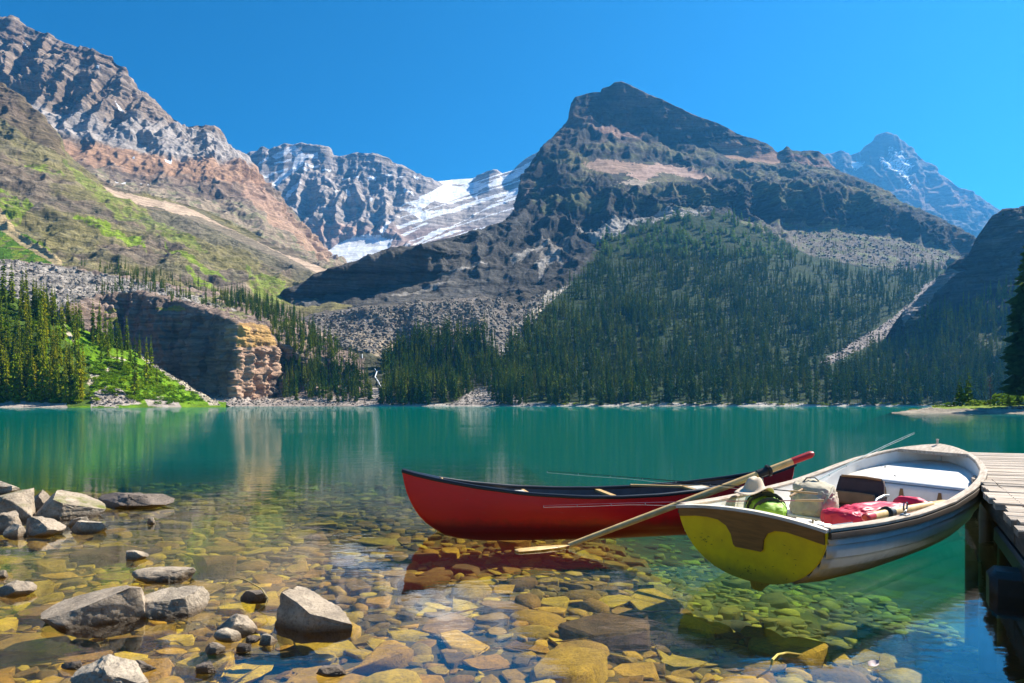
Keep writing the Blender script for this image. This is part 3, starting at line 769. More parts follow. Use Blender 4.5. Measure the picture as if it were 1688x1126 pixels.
# --- cliffs and bench on the left shore
def col_cliff(L):
    c = rockcol(L, [(0.20, 0.155, 0.13), (0.25, 0.19, 0.15), (0.16, 0.13, 0.12), (0.27, 0.19, 0.13)])
    flat_ = np.ones(L.P.shape) * np.array((0.29, 0.21, 0.165)) * (1 + 0.6 * L.n2 + 0.4 * L.n3)[..., None]
    c = 0.45 * c + 0.55 * flat_
    st = fbm(L.S * np.array([1, 1, 0.10]) / 7.0, 4, off=2.0)
    c = paint(c, 0.65 * sstep(0.05, 0.4, st), (0.10, 0.075, 0.065))
    c = paint(c, 0.5 * sstep(0.15, 0.45, -st), (0.33, 0.23, 0.17))
    top = sstep(0, 6, (455 + 0.16 * L.PX) - L.PY + 6 * L.n2)
    face = region(L, [(392, 536), (440, 540), (452, 570), (450, 620), (440, 662), (385, 662), (390, 600)], 4)
    c = paint(c, 0.8 * face, (0.52, 0.33, 0.22))
    c = paint(c, 0.8 * face * (L.PY < 572 + 6 * L.n2), (0.50, 0.30, 0.09))
    c = paint(c, 0.5 * face * (L.n3 > 0.2), (0.36, 0.22, 0.15))
    c = paint(c, 0.75 * region(L, [(455, 560), (520, 560), (520, 640), (460, 660)], 6), (0.34, 0.25, 0.17))
    bench = region(L, [(-160, 425), (0, 428), (120, 445), (250, 470), (340, 495), (400, 515), (330, 505), (240, 482), (170, 484), (120, 505), (-160, 560)], 5)
    c = paint(c, bench, (0.32, 0.285, 0.25))
    c = paint(c, 0.75 * bench * (L.n3 > 0.1), (0.15, 0.14, 0.13))
    c = paint(c, 0.8 * region(L, [(300, 455), (420, 480), (520, 500), (540, 535), (450, 545), (380, 525), (300, 490)], 9) * (L.n2 > 0.0), (0.19, 0.19, 0.07))
    for p in ([(165, 517), (195, 511), (192, 518)], [(165, 530), (190, 528), (188, 540)], [(292, 532), (310, 528), (306, 538)], [(255, 510), (300, 505), (310, 512), (270, 514)]):
        c = paint(c, 0.9 * region(L, p, 3), (0.3, 0.30, 0.06))
    c = paint(c, sstep(656, 660, L.PY + 6 * L.n2) * (L.PX > 330) * (L.PX < 600), (0.40, 0.33, 0.28))
    return c
L_cliff = loft('cliff', -160, 600, 1.1, [
    ([(-160, 674, 440), (340, 673, 450), (385, 672, 462), (420, 672, 466), (600, 673, 470)], 0.0),
    ([(-160, 666, 450), (250, 664, 460), (340, 660, 466), (380, 660, 470), (440, 662, 480), (600, 665, 478)], 0.15),
    ([(-160, 640, 470), (110, 640, 480), (220, 638, 556), (290, 642, 548), (360, 652, 500), (386, 657, 477), (392, 658, 478), (448, 658, 512), (453, 657, 530), (480, 652, 520), (520, 640, 520), (600, 640, 530)], 0.9),
    ([(-160, 600, 480), (110, 570, 500), (200, 570, 566), (290, 574, 556), (362, 584, 506), (387, 592, 480), (393, 592, 481), (449, 596, 516), (454, 600, 534), (520, 605, 536), (600, 610, 550)], 1.1),
    ([(-160, 560, 490), (110, 510, 510), (165, 487, 576), (220, 482, 580), (300, 500, 566), (345, 514, 536), (388, 532, 486), (398, 538, 488), (432, 543, 510), (450, 558, 522), (470, 572, 528), (520, 585, 545), (600, 600, 560)], 0.7),
    ([(-160, 480, 560), (0, 470, 560), (110, 475, 590), (200, 476, 620), (300, 490, 620), (350, 505, 612), (400, 520, 600), (440, 530, 590), (480, 545, 580), (520, 565, 580), (600, 595, 580)], 0.6),
    ([(-160, 426, 660), (0, 428, 660), (60, 434, 660), (120, 444, 660), (180, 452, 670), (250, 466, 680), (330, 480, 690), (400, 492, 690), (440, 500, 680), (480, 520, 670), (520, 545, 650), (560, 572, 620), (600, 594, 600)], 0.6)],
    M_ROCKMID, gully=(5.5, 13), crag=(2.0, 7), strata=(0.9, 7, 0.12), colour=col_cliff, vstep=1.2, seed=7)

# --- the green avalanche slope with its trail, left shore
def col_green(L):
    c = np.ones(L.P.shape) * np.array((0.13, 0.25, 0.008))
    c = paint(c, sstep(-0.1, 0.4, L.n2 + 0.4 * L.n3), (0.17, 0.28, 0.016))
    c = paint(c, 0.7 * sstep(0.1, 0.4, L.n3), (0.07, 0.14, 0.012))
    wood = region(L, [(-160, 430), (0, 450), (60, 500), (110, 560), (150, 600), (150, 670), (-160, 675)], 8)
    c = paint(c, 0.8 * wood, (0.06, 0.09, 0.02))
    edge = sstep(-1, 0, (L.PY - (548 + 0.0 * L.PX)) * 0) * region(L, [(225, 570), (250, 590), (330, 650), (362, 668), (345, 668), (290, 632), (235, 592)], 3)
    c = paint(c, edge, (0.42, 0.36, 0.26))
    for p, w in (([(105, 538), (118, 552), (126, 556), (122, 562), (110, 552)], 2), ([(142, 635), (150, 618), (165, 612), (190, 603), (188, 608), (168, 618), (158, 630), (150, 640)], 2), ([(186, 604), (200, 596), (178, 590), (180, 586), (208, 596)], 1.5)):
        c = paint(c, region(L, p, w), (0.52, 0.44, 0.33))
    for p in ([(150, 655), (170, 640), (200, 645), (235, 668), (150, 672)], [(240, 660), (262, 655), (295, 664), (300, 672), (245, 672)], [(-160, 668), (0, 666), (20, 660), (60, 664), (110, 664), (110, 674), (-160, 676)]):
        c = paint(c, region(L, p, 4), (0.40, 0.34, 0.29))
    return c
L_green = loft('hillside', -160, 372, 1.1, [
    ([(-160, 676, 290), (200, 676, 290), (372, 676, 330)], 0.0),
    ([(-160, 668, 300), (200, 668, 305), (300, 667, 330), (372, 668, 350)], 0.2),
    ([(-160, 620, 318), (0, 620, 318), (120, 630, 322), (200, 640, 332), (280, 655, 350), (372, 667.5, 365)], 0.8),
    ([(-160, 530, 345), (0, 535, 345), (60, 550, 345), (120, 575, 350), (200, 605, 358), (260, 630, 366), (320, 655, 376), (372, 667.2, 385)], 1.0),
    ([(-160, 450, 372), (-40, 462, 372), (0, 478, 372), (40, 500, 374), (90, 525, 376), (130, 540, 378), (170, 560, 382), (215, 577, 386), (250, 597, 390), (290, 624, 394), (330, 650, 396), (352, 663, 398), (372, 667, 400)], 0.6)],
    M_ROCKNEAR, gully=(1.5, 18), crag=(1.6, 9), strata=(0.8, 6, 0.3), colour=col_green, vstep=1.2, seed=8)

# --- the stony spit at the right
def col_spit(L):
    c = np.ones(L.P.shape) * np.array((0.30, 0.255, 0.20)) * (1 + 0.6 * L.n3)[..., None]
    c = paint(c, sstep(674.5, 671.5, L.PY + 3 * L.n3) if False else (L.PY + 2.5 * L.n3 < 672.5), (0.18, 0.24, 0.03))
    return c
L_spit = loft('spit', 1470, 1960, 1.0, [
    ([(1470, 683, 104), (1960, 692, 94)], 0.0),
    ([(1470, 681.5, 106), (1500, 680, 108), (1560, 679.5, 108), (1700, 680.5, 104), (1960, 686, 98)], 0.3),
    ([(1470, 681.0, 108), (1500, 677.5, 110), (1540, 673.5, 112), (1600, 671.5, 112), (1700, 671.5, 110), (1960, 674, 104)], 1.0),
    ([(1470, 680.6, 110), (1505, 676.5, 114), (1540, 671.5, 118), (1600, 668.5, 122), (1700, 667, 122), (1960, 668, 116)], 1.0),
    ([(1470, 680.4, 112), (1510, 676, 118), (1540, 671, 126), (1600, 667, 140), (1700, 665, 140), (1960, 665, 130)], 0.5)],
    M_SPIT, gully=(0, 5), crag=(0.22, 1.6), strata=(0, 4, 0), colour=col_spit, vstep=0.5, seed=9)

# ------------------------------------------------------------------ lake bed, near shore and the far ground: one sheet
def bed_depth(x, y):
    d = 0.15 + 0.035 * np.maximum(y - 3, 0) + 0.17 * np.maximum(x - 0.2, 0) * sstep(2.0, 5.5, y) + 0.6 * sstep(5.5, 7.2, y) * sstep(0.8, 2.6, x)
    d = d + 0.03 * np.maximum(y - 9, 0)
    d = d - 0.075 * np.maximum(-3.2 - x, 0) * (1 - sstep(9.5, 19, y))
    d = np.maximum(d, 0.05)
    d = d - 0.5 * sstep(2.2, -0.5, y)
    d = d - 0.03 * np.maximum(-y, 0)
    return np.clip(d, -6, 34)
gx = np.concatenate([[-6000, -3500, -1500, -600, -250, -120, -70, -45, -32, -24, -18, -14], np.linspace(-11, 11, 300), [13, 16, 20, 26, 36, 50, 75, 130, 260, 600, 1500, 3500, 6000]])
gy = np.concatenate([[-2000, -1500, -1000, -500, -200, -80, -40, -20, -10, -5, -2], np.linspace(-1, 18, 300), np.linspace(18.2, 32, 60), [33, 37, 42, 50, 60, 75, 100, 150, 300, 600, 1500, 4000, 8000]])
GX, GY = np.meshgrid(gx, gy)
GZ = -bed_depth(GX, GY)
q = np.stack([GX, GY, GX * 0], -1)
near = ((np.abs(GX) < 40) & (np.abs(GY) < 60)).astype(float)
GZ += near * (0.05 * fbm(q * 1.3, 4) + 0.02 * fbm(q * 7, 3, off=4.0)) * np.clip(0.4 + 2.0 * np.abs(GZ), 0, 1.5)
q = np.stack([GX, GY, GZ], -1)
nb = fbm(q * 0.8, 4, off=3.0); nb2 = fbm(q * 5, 4, off=8.0)
bc = np.ones(q.shape) * np.array((0.115, 0.07, 0.016))
bc = paint(bc, sstep(-0.1, 0.35, nb), (0.18, 0.12, 0.02))
bc = paint(bc, 0.7 * sstep(0.05, 0.35, nb2), (0.12, 0.085, 0.03))
bc = paint(bc, 0.6 * (GZ > 0.05), (0.25, 0.22, 0.18))
ground = grid_mesh('ground', q, bc, M_BED)
ground['kind'] = 'structure'

# ------------------------------------------------------------------ the lake: a closed body of turquoise water
def m_water():
    m, nt, out = nodes('lake_water')
    geo = nd(nt, 'ShaderNodeNewGeometry')
    mp = nd(nt, 'ShaderNodeMapping', {'Vector': geo.outputs['Position'], 'Scale': (1.0, 1.6, 1.0)})
    n1 = nd(nt, 'ShaderNodeTexNoise', {'Vector': mp.outputs[0], 'Scale': 1.3, 'Detail': 3.0, 'Roughness': 0.55})
    n2 = nd(nt, 'ShaderNodeTexNoise', {'Vector': mp.outputs[0], 'Scale': 9.0, 'Detail': 3.0, 'Roughness': 0.55})
    mg = nd(nt, 'ShaderNodeMapping', {'Vector': geo.outputs['Position'], 'Scale': (0.012, 0.05, 1.0)})
    n3 = nd(nt, 'ShaderNodeTexNoise', {'Vector': mg.outputs[0], 'Scale': 1.0, 'Detail': 5.0, 'Roughness': 0.65})
    gate = nd(nt, 'ShaderNodeMapRange', {'Value': n3.outputs[0], 'From Min': 0.36, 'From Max': 0.68, 'To Min': 0.3, 'To Max': 2.2})
    s = nd(nt, 'ShaderNodeMath', {0: n2.outputs[0], 1: 0.16}, operation='MULTIPLY')
    a = nd(nt, 'ShaderNodeMath', {0: n1.outputs[0], 1: s.outputs[0]}, operation='ADD')
    hgt = nd(nt, 'ShaderNodeMath', {0: a.outputs[0], 1: gate.outputs[0]}, operation='MULTIPLY')
    b = nd(nt, 'ShaderNodeBump', {'Height': hgt.outputs[0], 'Strength': 1.0, 'Distance': WAVE})
    fr = nd(nt, 'ShaderNodeFresnel', {'IOR': 1.333, 'Normal': b.outputs[0]})
    f2 = nd(nt, 'ShaderNodeMath', {0: fr.outputs[0], 1: FRES}, operation='MULTIPLY')
    f3 = nd(nt, 'ShaderNodeMath', {0: f2.outputs[0], 1: FMAX}, operation='MINIMUM')
    tr = nd(nt, 'ShaderNodeBsdfTransparent')
    gl = nd(nt, 'ShaderNodeBsdfAnisotropic', {'Roughness': 0.02, 'Normal': b.outputs[0]})
    mx = nd(nt, 'ShaderNodeMixShader', {0: f3.outputs[0], 1: tr.outputs[0], 2: gl.outputs[0]})
    nt.links.new(mx.outputs[0], out.inputs['Surface'])
    sc = nd(nt, 'ShaderNodeVolumeScatter', {'Color': rgb(W_SCAT), 'Density': W_SDEN, 'Anisotropy': 0.0})
    ab = nd(nt, 'ShaderNodeVolumeAbsorption', {'Color': rgb(W_ABS), 'Density': W_ADEN})
    ad = nd(nt, 'ShaderNodeAddShader', {0: sc.outputs[0], 1: ab.outputs[0]})
    nt.links.new(ad.outputs[0], out.inputs['Volume'])
    return m
WAVE, FRES, FMAX = 0.006, 1.7, 0.75
W_SCAT, W_SDEN = (0.006, 0.47, 0.56), 0.028
W_ABS, W_ADEN = (0.0, 0.90, 0.85), 0.115
water = MB().box((-900, -30, -36), (900, 700, 0)).build('water', m_water(), None, None)
water['kind'] = 'structure'

# ------------------------------------------------------------------ conifers
def crown_mesh(name, seed, tiers=22, rad=0.13, blades=7, z0=0.04, power=0.8, droop=0.45, mat=None, gap=0.0, wid=0.42):
    """a spruce of unit height: whorls of drooping, folded sprays round the stem"""
    r = random.Random(seed)
    V, F = [], []
    for t in range(tiers):
        u = (t + r.uniform(-0.35, 0.35)) / tiers
        u = min(max(u, 0), 0.985)
        z = z0 + (1 - z0) * u
        rr = rad * (1 - u) ** power * r.uniform(0.7, 1.15) + 0.006
        if u < 0.12: rr *= 0.6 + 3 * u
        n = blades if u < 0.75 else max(4, blades - 2)
        a0 = r.uniform(0, 6.28)
        for k in range(n):
            if r.random() < gap: continue
            a = a0 + 6.283 * k / n + r.uniform(-0.3, 0.3)
            L = rr * r.uniform(0.65, 1.2)
            dz = -L * droop * r.uniform(0.5, 1.5) + (0.25 * L if u > 0.8 else 0)
            w = L * wid * r.uniform(0.7, 1.2) + 0.004
            ca, sa = math.cos(a), math.sin(a)
            def pt(x, y, zz): return (x * ca - y * sa, x * sa + y * ca, zz)
            th = 0.012 + 0.16 * L
            b = len(V)
            V += [pt(0, 0, z + 0.3 * th), pt(L * 0.55, w * 0.5, z + dz * 0.45 - th), pt(L * 0.5, 0, z + dz * 0.3 + th * 0.35), pt(L * 0.55, -w * 0.5, z + dz * 0.45 - th), pt(L, 0, z + dz)]
            F += [(b, b+1, b+2), (b, b+2, b+3), (b+1, b+4, b+2), (b+2, b+4, b+3)]
    b = len(V)
    V += [(0.006, 0, 0.93), (-0.003, 0.005, 0.93), (-0.003, -0.005, 0.93), (0, 0, 1.0)]
    F += [(b, b+1, b+3), (b+1, b+2, b+3), (b+2, b, b+3)]
    me = bpy.data.meshes.new(name)
    me.from_pydata(V, [], F); me.update()
    if mat: me.materials.append(mat)
    return me

def trunk_mesh(name, r0=0.011, top=0.93, seed=1, mat=None):
    m = MB()
    r = random.Random(seed)
    m.tube([(0, 0, -0.04), (r.uniform(-.002, .002), 0, 0.3), (0, r.uniform(-.002, .002), 0.6), (0, 0, top)], [r0, r0 * 0.8, r0 * 0.5, r0 * 0.15], 6)
    me = bpy.data.meshes.new(name)
    me.from_pydata(m.V, [], m.F); me.update()
    me.materials.append(mat or M_BARK)
    return me

SPRUCE = [crown_mesh('spruce_crown', 10 + k, tiers=t, rad=rd, blades=b, z0=z, mat=M_SPRUCE, gap=g) for k, (t, rd, b, z, g) in enumerate(
    ((24, 0.105, 7, 0.03, 0.05), (22, 0.125, 7, 0.05, 0.1), (26, 0.09, 6, 0.08, 0.12), (20, 0.145, 7, 0.02, 0.1), (22, 0.075, 6, 0.14, 0.2)))]
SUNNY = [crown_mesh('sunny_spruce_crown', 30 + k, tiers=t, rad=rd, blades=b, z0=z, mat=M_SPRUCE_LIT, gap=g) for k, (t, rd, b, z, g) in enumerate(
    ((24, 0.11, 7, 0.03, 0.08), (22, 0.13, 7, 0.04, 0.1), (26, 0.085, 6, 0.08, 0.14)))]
LARCH = [crown_mesh('larch_crown', 50 + k, tiers=15, rad=0.24, blades=7, z0=0.08, power=0.6, droop=0.1, mat=M_LARCH, gap=0.12, wid=0.6) for k in range(2)]
TRUNKS = [trunk_mesh('spruce_trunk', seed=k) for k in range(2)]

def tree_thing(name, me, h, p, rz, label, group, wide=1.0, cat='spruce tree'):
    t = thing(name, label, cat, p, rz, group)
    t.scale = (h * wide, h * wide, h)
    for nm, m in (('trunk', TRUNKS[0]), ('crown', me)):
        c = bpy.data.objects.new(nm, m); C.objects.link(c); c.parent = t
    return t

def pick(L, poly, n, dens=None, minsp=2.2, rngk=None, frontonly=True):
    """n places on a surface, evenly spread over an outline seen in the photo"""
    g = rngk or rng
    fr = L.front
    px, py = L.PX[:fr].ravel(), L.PY[:fr].ravel()
    P, N = L.P[:fr].reshape(-1, 3), L.N[:fr].reshape(-1, 3)
    m = inpoly(px + 4 * L.n2[:fr].ravel() * 2, py + 4 * L.n3[:fr].ravel(), poly) & (P[:, 2] > 0.6)
    if dens is not None:
        m &= g.random(m.shape) < dens(L, fr).ravel()
    # equal share per photo area: weight by the row spacing
    dyp = np.abs(np.gradient(L.PY[:fr], axis=0)).ravel() + 0.02
    idx = np.nonzero(m)[0]
    if len(idx) == 0: return np.zeros((0, 3)), np.zeros((0, 2))
    w = dyp[idx]; w = w / w.sum()
    n = min(n, len(idx))
    ch = g.choice(idx, n, replace=False, p=w)
    keep, cells = [], {}
    for i in ch:
        k = (int(px[i] / minsp), int(py[i] / minsp))
        if cells.get(k, 0) >= 1: continue
        cells[k] = 1; keep.append(i)
    return P[keep], np.stack([px[keep], py[keep]], 1)

def scatter(name, pts, sc, rz, ix, protos, kind='stuff', tilt=None, flat=None):
    """one object: real geometry set out on points by geometry nodes"""
    me = bpy.data.meshes.new(name)
    me.from_pydata([tuple(p) for p in pts], [], [])
    for nm, typ, val in (('sc', 'FLOAT_VECTOR', sc), ('rz', 'FLOAT_VECTOR', rz), ('ix', 'INT', ix)):
        at = me.attributes.new(nm, typ, 'POINT')
        at.data.foreach_set('vector' if typ == 'FLOAT_VECTOR' else 'value', np.asarray(val, np.float32 if typ != 'INT' else np.int32).ravel())
    o = bpy.data.objects.new(name, me)
    C.objects.link(o)
    o['kind'] = kind
    ng = bpy.data.node_groups.new(name, 'GeometryNodeTree')
    ng.interface.new_socket('Geometry', in_out='INPUT', socket_type='NodeSocketGeometry')
    ng.interface.new_socket('Geometry', in_out='OUTPUT', socket_type='NodeSocketGeometry')
    gi, go = ng.nodes.new('NodeGroupInput'), ng.nodes.new('NodeGroupOutput')
    iop = ng.nodes.new('GeometryNodeInstanceOnPoints')
    jn = ng.nodes.new('GeometryNodeJoinGeometry')
    for po in protos[::-1]:
        oi = ng.nodes.new('GeometryNodeObjectInfo')
        oi.inputs['Object'].default_value = po
        oi.inputs['As Instance'].default_value = True
        ng.links.new(oi.outputs['Geometry'], jn.inputs[0])
    def named(nm, typ):
        a = ng.nodes.new('GeometryNodeInputNamedAttribute'); a.data_type = typ; a.inputs['Name'].default_value = nm
        return a.outputs[0]
    ng.links.new(gi.outputs[0], iop.inputs['Points'])
    ng.links.new(jn.outputs[0], iop.inputs['Instance'])
    iop.inputs['Pick Instance'].default_value = True
    ng.links.new(named('ix', 'INT'), iop.inputs['Instance Index'])
    e2r = ng.nodes.new('FunctionNodeEulerToRotation')
    ng.links.new(named('rz', 'FLOAT_VECTOR'), e2r.inputs[0])
    ng.links.new(e2r.outputs[0], iop.inputs['Rotation'])
    ng.links.new(named('sc', 'FLOAT_VECTOR'), iop.inputs['Scale'])
    ng.links.new(iop.outputs[0], go.inputs[0])
    md = o.modifiers.new('scatter', 'NODES')
    md.node_group = ng
    return o

# stands of trees: outline in the photo, how many, height in metres, colour
stands = []     # (P, pix, heights, style)
def stand(L, poly, n, h0, h1, style, minsp=2.2, dens=None):
    P, px = pick(L, poly, n, dens, minsp)
    h = rng.uniform(h0, h1, len(P)) * rng.choice([0.5, 0.7, 0.85, 0.95, 1.0, 1.15], len(P))
    stands.append((P, px, h, style))

CLEAR = [(1345, 618), (1350, 598), (1425, 560), (1508, 496), (1535, 466), (1600, 444), (1600, 468), (1544, 506), (1480, 556), (1400, 604)]
FALLS = [(590, 622), (588, 588), (604, 584), (606, 604), (634, 626), (636, 652), (618, 652), (606, 625)]
notrack = lambda L, fr: ~inpoly(L.PX[:fr], L.PY[:fr], CLEAR)
nofalls = lambda L, fr: ~inpoly(L.PX[:fr], L.PY[:fr], FALLS)
thin = lambda L, fr: notrack(L, fr) * np.clip(0.62 + 1.5 * L.n1[:fr] + 0.8 * L.n2[:fr], 0.06, 1)
# the wooded foot of the pyramid, open along the avalanche track
stand(L_big, [(825, 668), (818, 610), (850, 560), (890, 520), (960, 520), (1040, 500), (1760, 520), (1760, 668)], 3300, 17, 26, 'far', 2.8, lambda L, fr: notrack(L, fr) * np.clip(0.9 + 1.3 * L.n2[:fr] + L.n1[:fr], 0.1, 1))
stand(L_big, [(890, 520), (905, 490), (950, 460), (985, 430), (1040, 420), (1300, 425), (1420, 452), (1560, 445), (1570, 470), (1530, 520), (960, 530)], 1900, 14, 22, 'far', 2.8, thin)
stand(L_big, [(990, 400), (1040, 384), (1100, 362), (1130, 356), (1210, 358), (1260, 380), (1320, 420), (1300, 432), (1040, 425), (975, 440)], 420, 11, 17, 'larch', 3.2, lambda L, fr: np.clip(0.4 + 1.8 * L.n2[:fr] + L.n1[:fr], 0.04, 1))
stand(L_big, [(1250, 380), (1330, 378), (1420, 380), (1540, 410), (1590, 440), (1450, 447), (1330, 420)], 150, 7, 12, 'far', 3.0, thin)
# undergrowth of young trees
stand(L_big, [(830, 666), (825, 610), (860, 560), (900, 500), (985, 430), (1040, 400), (1300, 420), (1560, 450), (1760, 470), (1760, 666)], 3400, 5, 10, 'far', 1.8, notrack)
stand(L_spur, [(1530, 520), (1600, 500), (1860, 470), (1860, 690), (1490, 690)], 900, 5, 10, 'far', 1.8, notrack)
stand(L_big, [(470, 664), (490, 595), (560, 600), (640, 600), (700, 570), (810, 560), (812, 640), (735, 666)], 500, 4, 9, 'far', 1.8, nofalls)
# the centre of the far shore
stand(L_big, [(468, 664), (462, 640), (490, 590), (520, 580), (560, 600), (600, 612), (615, 640), (612, 664), (545, 655), (500, 655)], 330, 15, 22, 'far', 2.6, nofalls)
stand(L_big, [(622, 668), (632, 604), (655, 576), (690, 562), (740, 552), (800, 550), (815, 575), (815, 630), (790, 645), (735, 668)], 620, 16, 22, 'far', 2.6, nofalls)
stand(L_big, [(620, 668), (640, 640), (705, 640), (710, 668)], 60, 19, 25, 'far', 2.6)
stand(L_big, [(805, 668), (818, 600), (850, 600), (850, 668)], 110, 17, 23, 'far', 2.6)
stand(L_spur, [(1530, 520), (1600, 500), (1700, 480), (1860, 470), (1860, 690), (1490, 690), (1495, 560)], 1500, 14, 19, 'far', 2.6, notrack)
stand(L_spur, [(1640, 356), (1690, 344), (1860, 320), (1860, 360), (1660, 375)], 16, 9, 14, 'far', 3)
# the cliff top and the benches at the left
stand(L_cliff, [(330, 505), (400, 518), (440, 538), (450, 560), (470, 575), (520, 590), (560, 600), (560, 580), (500, 535), (440, 505), (370, 492)], 330, 12, 19, 'mid', 2.8)
stand(L_cliff, [(450, 570), (480, 590), (560, 610), (600, 620), (600, 664), (470, 660), (455, 620)], 240, 13, 20, 'mid', 2.8)
stand(L_cliff, [(150, 480), (200, 462), (280, 478), (330, 498), (290, 500), (220, 482), (170, 488)], 90, 9, 15, 'mid', 2.8)
stand(L_slope, [(130, 445), (190, 440), (300, 468), (420, 500), (400, 505), (260, 480)], 150, 8, 14, 'mid', 2.8)
stand(L_cliff, [(380, 490), (440, 496), (480, 515), (450, 530), (400, 510)], 60, 9, 14, 'mid', 2.8)
# the wooded left shore
stand(L_green, [(-160, 660), (-160, 440), (0, 455), (40, 485), (82, 525), (118, 578), (140, 640), (140, 664)], 400, 14, 23, 'lit', 5.0, lambda L, fr: np.clip(0.75 + 1.6 * L.n1[:fr] + L.n2[:fr], 0.12, 1))
stand(L_green, [(40, 500), (110, 530), (170, 562), (210, 577), (205, 585), (170, 582), (110, 552), (60, 530)], 60, 13, 20, 'lit', 3.6)
for k, (x, y, h) in enumerate(((222, 657, 30), (240, 636, 26), (200, 612, 18), (192, 608, 16), (249, 612, 21), (230, 590, 15), (178, 590, 17), (160, 572, 16), (214, 596, 13), (166, 600, 15), (258, 640, 13))):
    j = np.argmin((L_green.PX[:L_green.front] - x) ** 2 + (L_green.PY[:L_green.front] - y) ** 2)
    stands.append((L_green.P[:L_green.front].reshape(-1, 3)[j:j + 1], np.array([[x, y]]), np.array([float(h) * 0.93]), 'lone'))

allP = np.concatenate([s[0] for s in stands]); allX = np.concatenate([s[1] for s in stands]); allH = np.concatenate([s[2] for s in stands])
allS = np.concatenate([[s[3]] * len(s[0]) for s in stands])
size = allH / allP[:, 1]
inview = (allX[:, 0] > -6) & (allX[:, 0] < 1694) & (allS != 'larch')
score = np.where(inview, size, 0)
score = np.where(allS == 'lone', 9, score)
order = np.argsort(-score)[:292]
single = np.zeros(len(allP), bool); single[order] = True
LBL = {'lone': ('tall lone spruce standing out on the open green avalanche slope', 'lone spruces on the green slope'),
       'lit': ('slender spruce of the dense sunlit wood on the left lake shore', 'spruces of the left shore wood'),
       'mid': ('dark spruce growing on the ledges around the left shore cliff', 'spruces round the cliff'),
       'far': ('tall narrow spruce in the front of the far lake shore forest', 'spruces along the far shore')}
LONE = ['tallest lone spruce low on the green slope, near the water', 'second tallest lone spruce, beside the tallest on the green slope', 'lone spruce beside the pale trail bend on the green slope',
        'small lone spruce just left of the trail bend on the green slope', 'lone spruce on the upper right edge of the green slope, against the shaded cliff',
        'small spruce at the top corner of the green slope below the shaded cliff', 'upper spruce left of the green slope top, above the trail', 'spruce at the upper end of the shore wood beside the cliff foot',
        'short spruce below the cliff foot on the upper green slope', 'spruce on the left margin of the open green slope above the trail', 'short spruce low on the green slope near its stony right edge']
lone_i = 0
protos_far, protos_lit = [], []
for i in np.nonzero(single)[0]:
    st = allS[i]
    lit = st in ('lit', 'lone')
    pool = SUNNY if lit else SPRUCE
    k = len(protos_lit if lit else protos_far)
    me = pool[k % len(pool)] if k < len(pool) else pool[rng.integers(len(pool))]
    lab, grp = LBL[st]
    if st == 'lone':
        lab = LONE[lone_i]; lone_i += 1
    t = tree_thing('spruce_tree', me, allH[i], tuple(allP[i] - np.array([0, 0, 0.4])), rng.uniform(0, 6.28), lab, grp, wide=rng.uniform(0.8, 1.15))
    (protos_lit if lit else protos_far).append([c for c in t.children if c.name.startswith('crown')][0])
def forest(name, mask, protos, npr):
    P, h = allP[mask], allH[mask]
    n = len(P)
    w = rng.uniform(0.75, 1.15, n)
    o = scatter(name, P - np.array([0, 0, 0.5]), np.stack([h * w, h * w, h], 1), np.stack([rng.uniform(-.04, .04, n), rng.uniform(-.04, .04, n), rng.uniform(0, 6.28, n)], 1), rng.integers(0, npr, n), protos[:npr])
    return o
rest = ~single
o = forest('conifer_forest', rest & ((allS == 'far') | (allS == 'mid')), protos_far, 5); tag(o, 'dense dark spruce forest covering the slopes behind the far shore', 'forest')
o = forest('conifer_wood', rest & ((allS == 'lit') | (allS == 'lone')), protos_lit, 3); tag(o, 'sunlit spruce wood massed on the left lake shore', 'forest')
# pale larches high on the slope: the first two with trunk and crown are the pattern
lm = np.nonzero(allS == 'larch')[0]
lsz = lm[np.argsort(-allH[lm])]
lp = []
for k, i in enumerate(lsz[:40]):
    t = tree_thing('larch_tree', LARCH[k % 2], allH[i], tuple(allP[i] - np.array([0, 0, 0.3])), rng.uniform(0, 6.28), 'pale green larch at the upper edge of the forest below the pyramid', 'larches at the tree line', cat='larch tree')
    lp.append([c for c in t.children if c.name.startswith('crown')][0])
mask = np.zeros(len(allP), bool); mask[lsz[40:]] = True
o = forest('larch_stand', mask, lp, 2); tag(o, 'pale larches loosely covering the upper edge of the forest', 'forest')

# ------------------------------------------------------------------ leaf clumps: shrubs and willows
def clump_mesh(name, seed, n=90, mat=None, leaf=0.16, flat=0.7):
    r = random.Random(seed)
    V, F = [], []
    for k in range(n):
        d = Vector((r.gauss(0, 1), r.gauss(0, 1), r.gauss(0, 1))).normalized() * (r.random() ** 0.35)
        c = Vector((d.x * 0.5, d.y * 0.5, 0.45 * flat + d.z * 0.45 * flat))
        if c.z < 0: c.z = 0.05
        a = Vector((r.gauss(0, 1), r.gauss(0, 1), r.gauss(0, 0.6))).normalized() * leaf * r.uniform(0.6, 1.3)
        b2 = a.cross(Vector((r.gauss(0, 1), r.gauss(0, 1), r.gauss(0, 1)))).normalized() * leaf * 0.5
        b = len(V)
        V += [c - a, c + b2, c + a, c - b2]
        F += [(b, b+1, b+2, b+3)]
    me = bpy.data.meshes.new(name); me.from_pydata(V, [], F); me.update()
    if mat: me.materials.append(mat)
    return me
def shrub_thing(name, me, p, s, label, cat='shrub', group=None, stem=True):
    t = thing(name, label, cat, p, rng.uniform(0, 6.28), group)
    c = bpy.data.objects.new('foliage', me); C.objects.link(c); c.parent = t; c.scale = s
    if stem:
        MB().tube([(0, 0, -0.1), (0.02, 0, s[2] * 0.4), (0.05, 0.03, s[2] * 0.7)], [0.05 * s[2] ** .5, 0.03 * s[2] ** .5, 0.015], 6).build('stem', M_BARK, t)
    return t
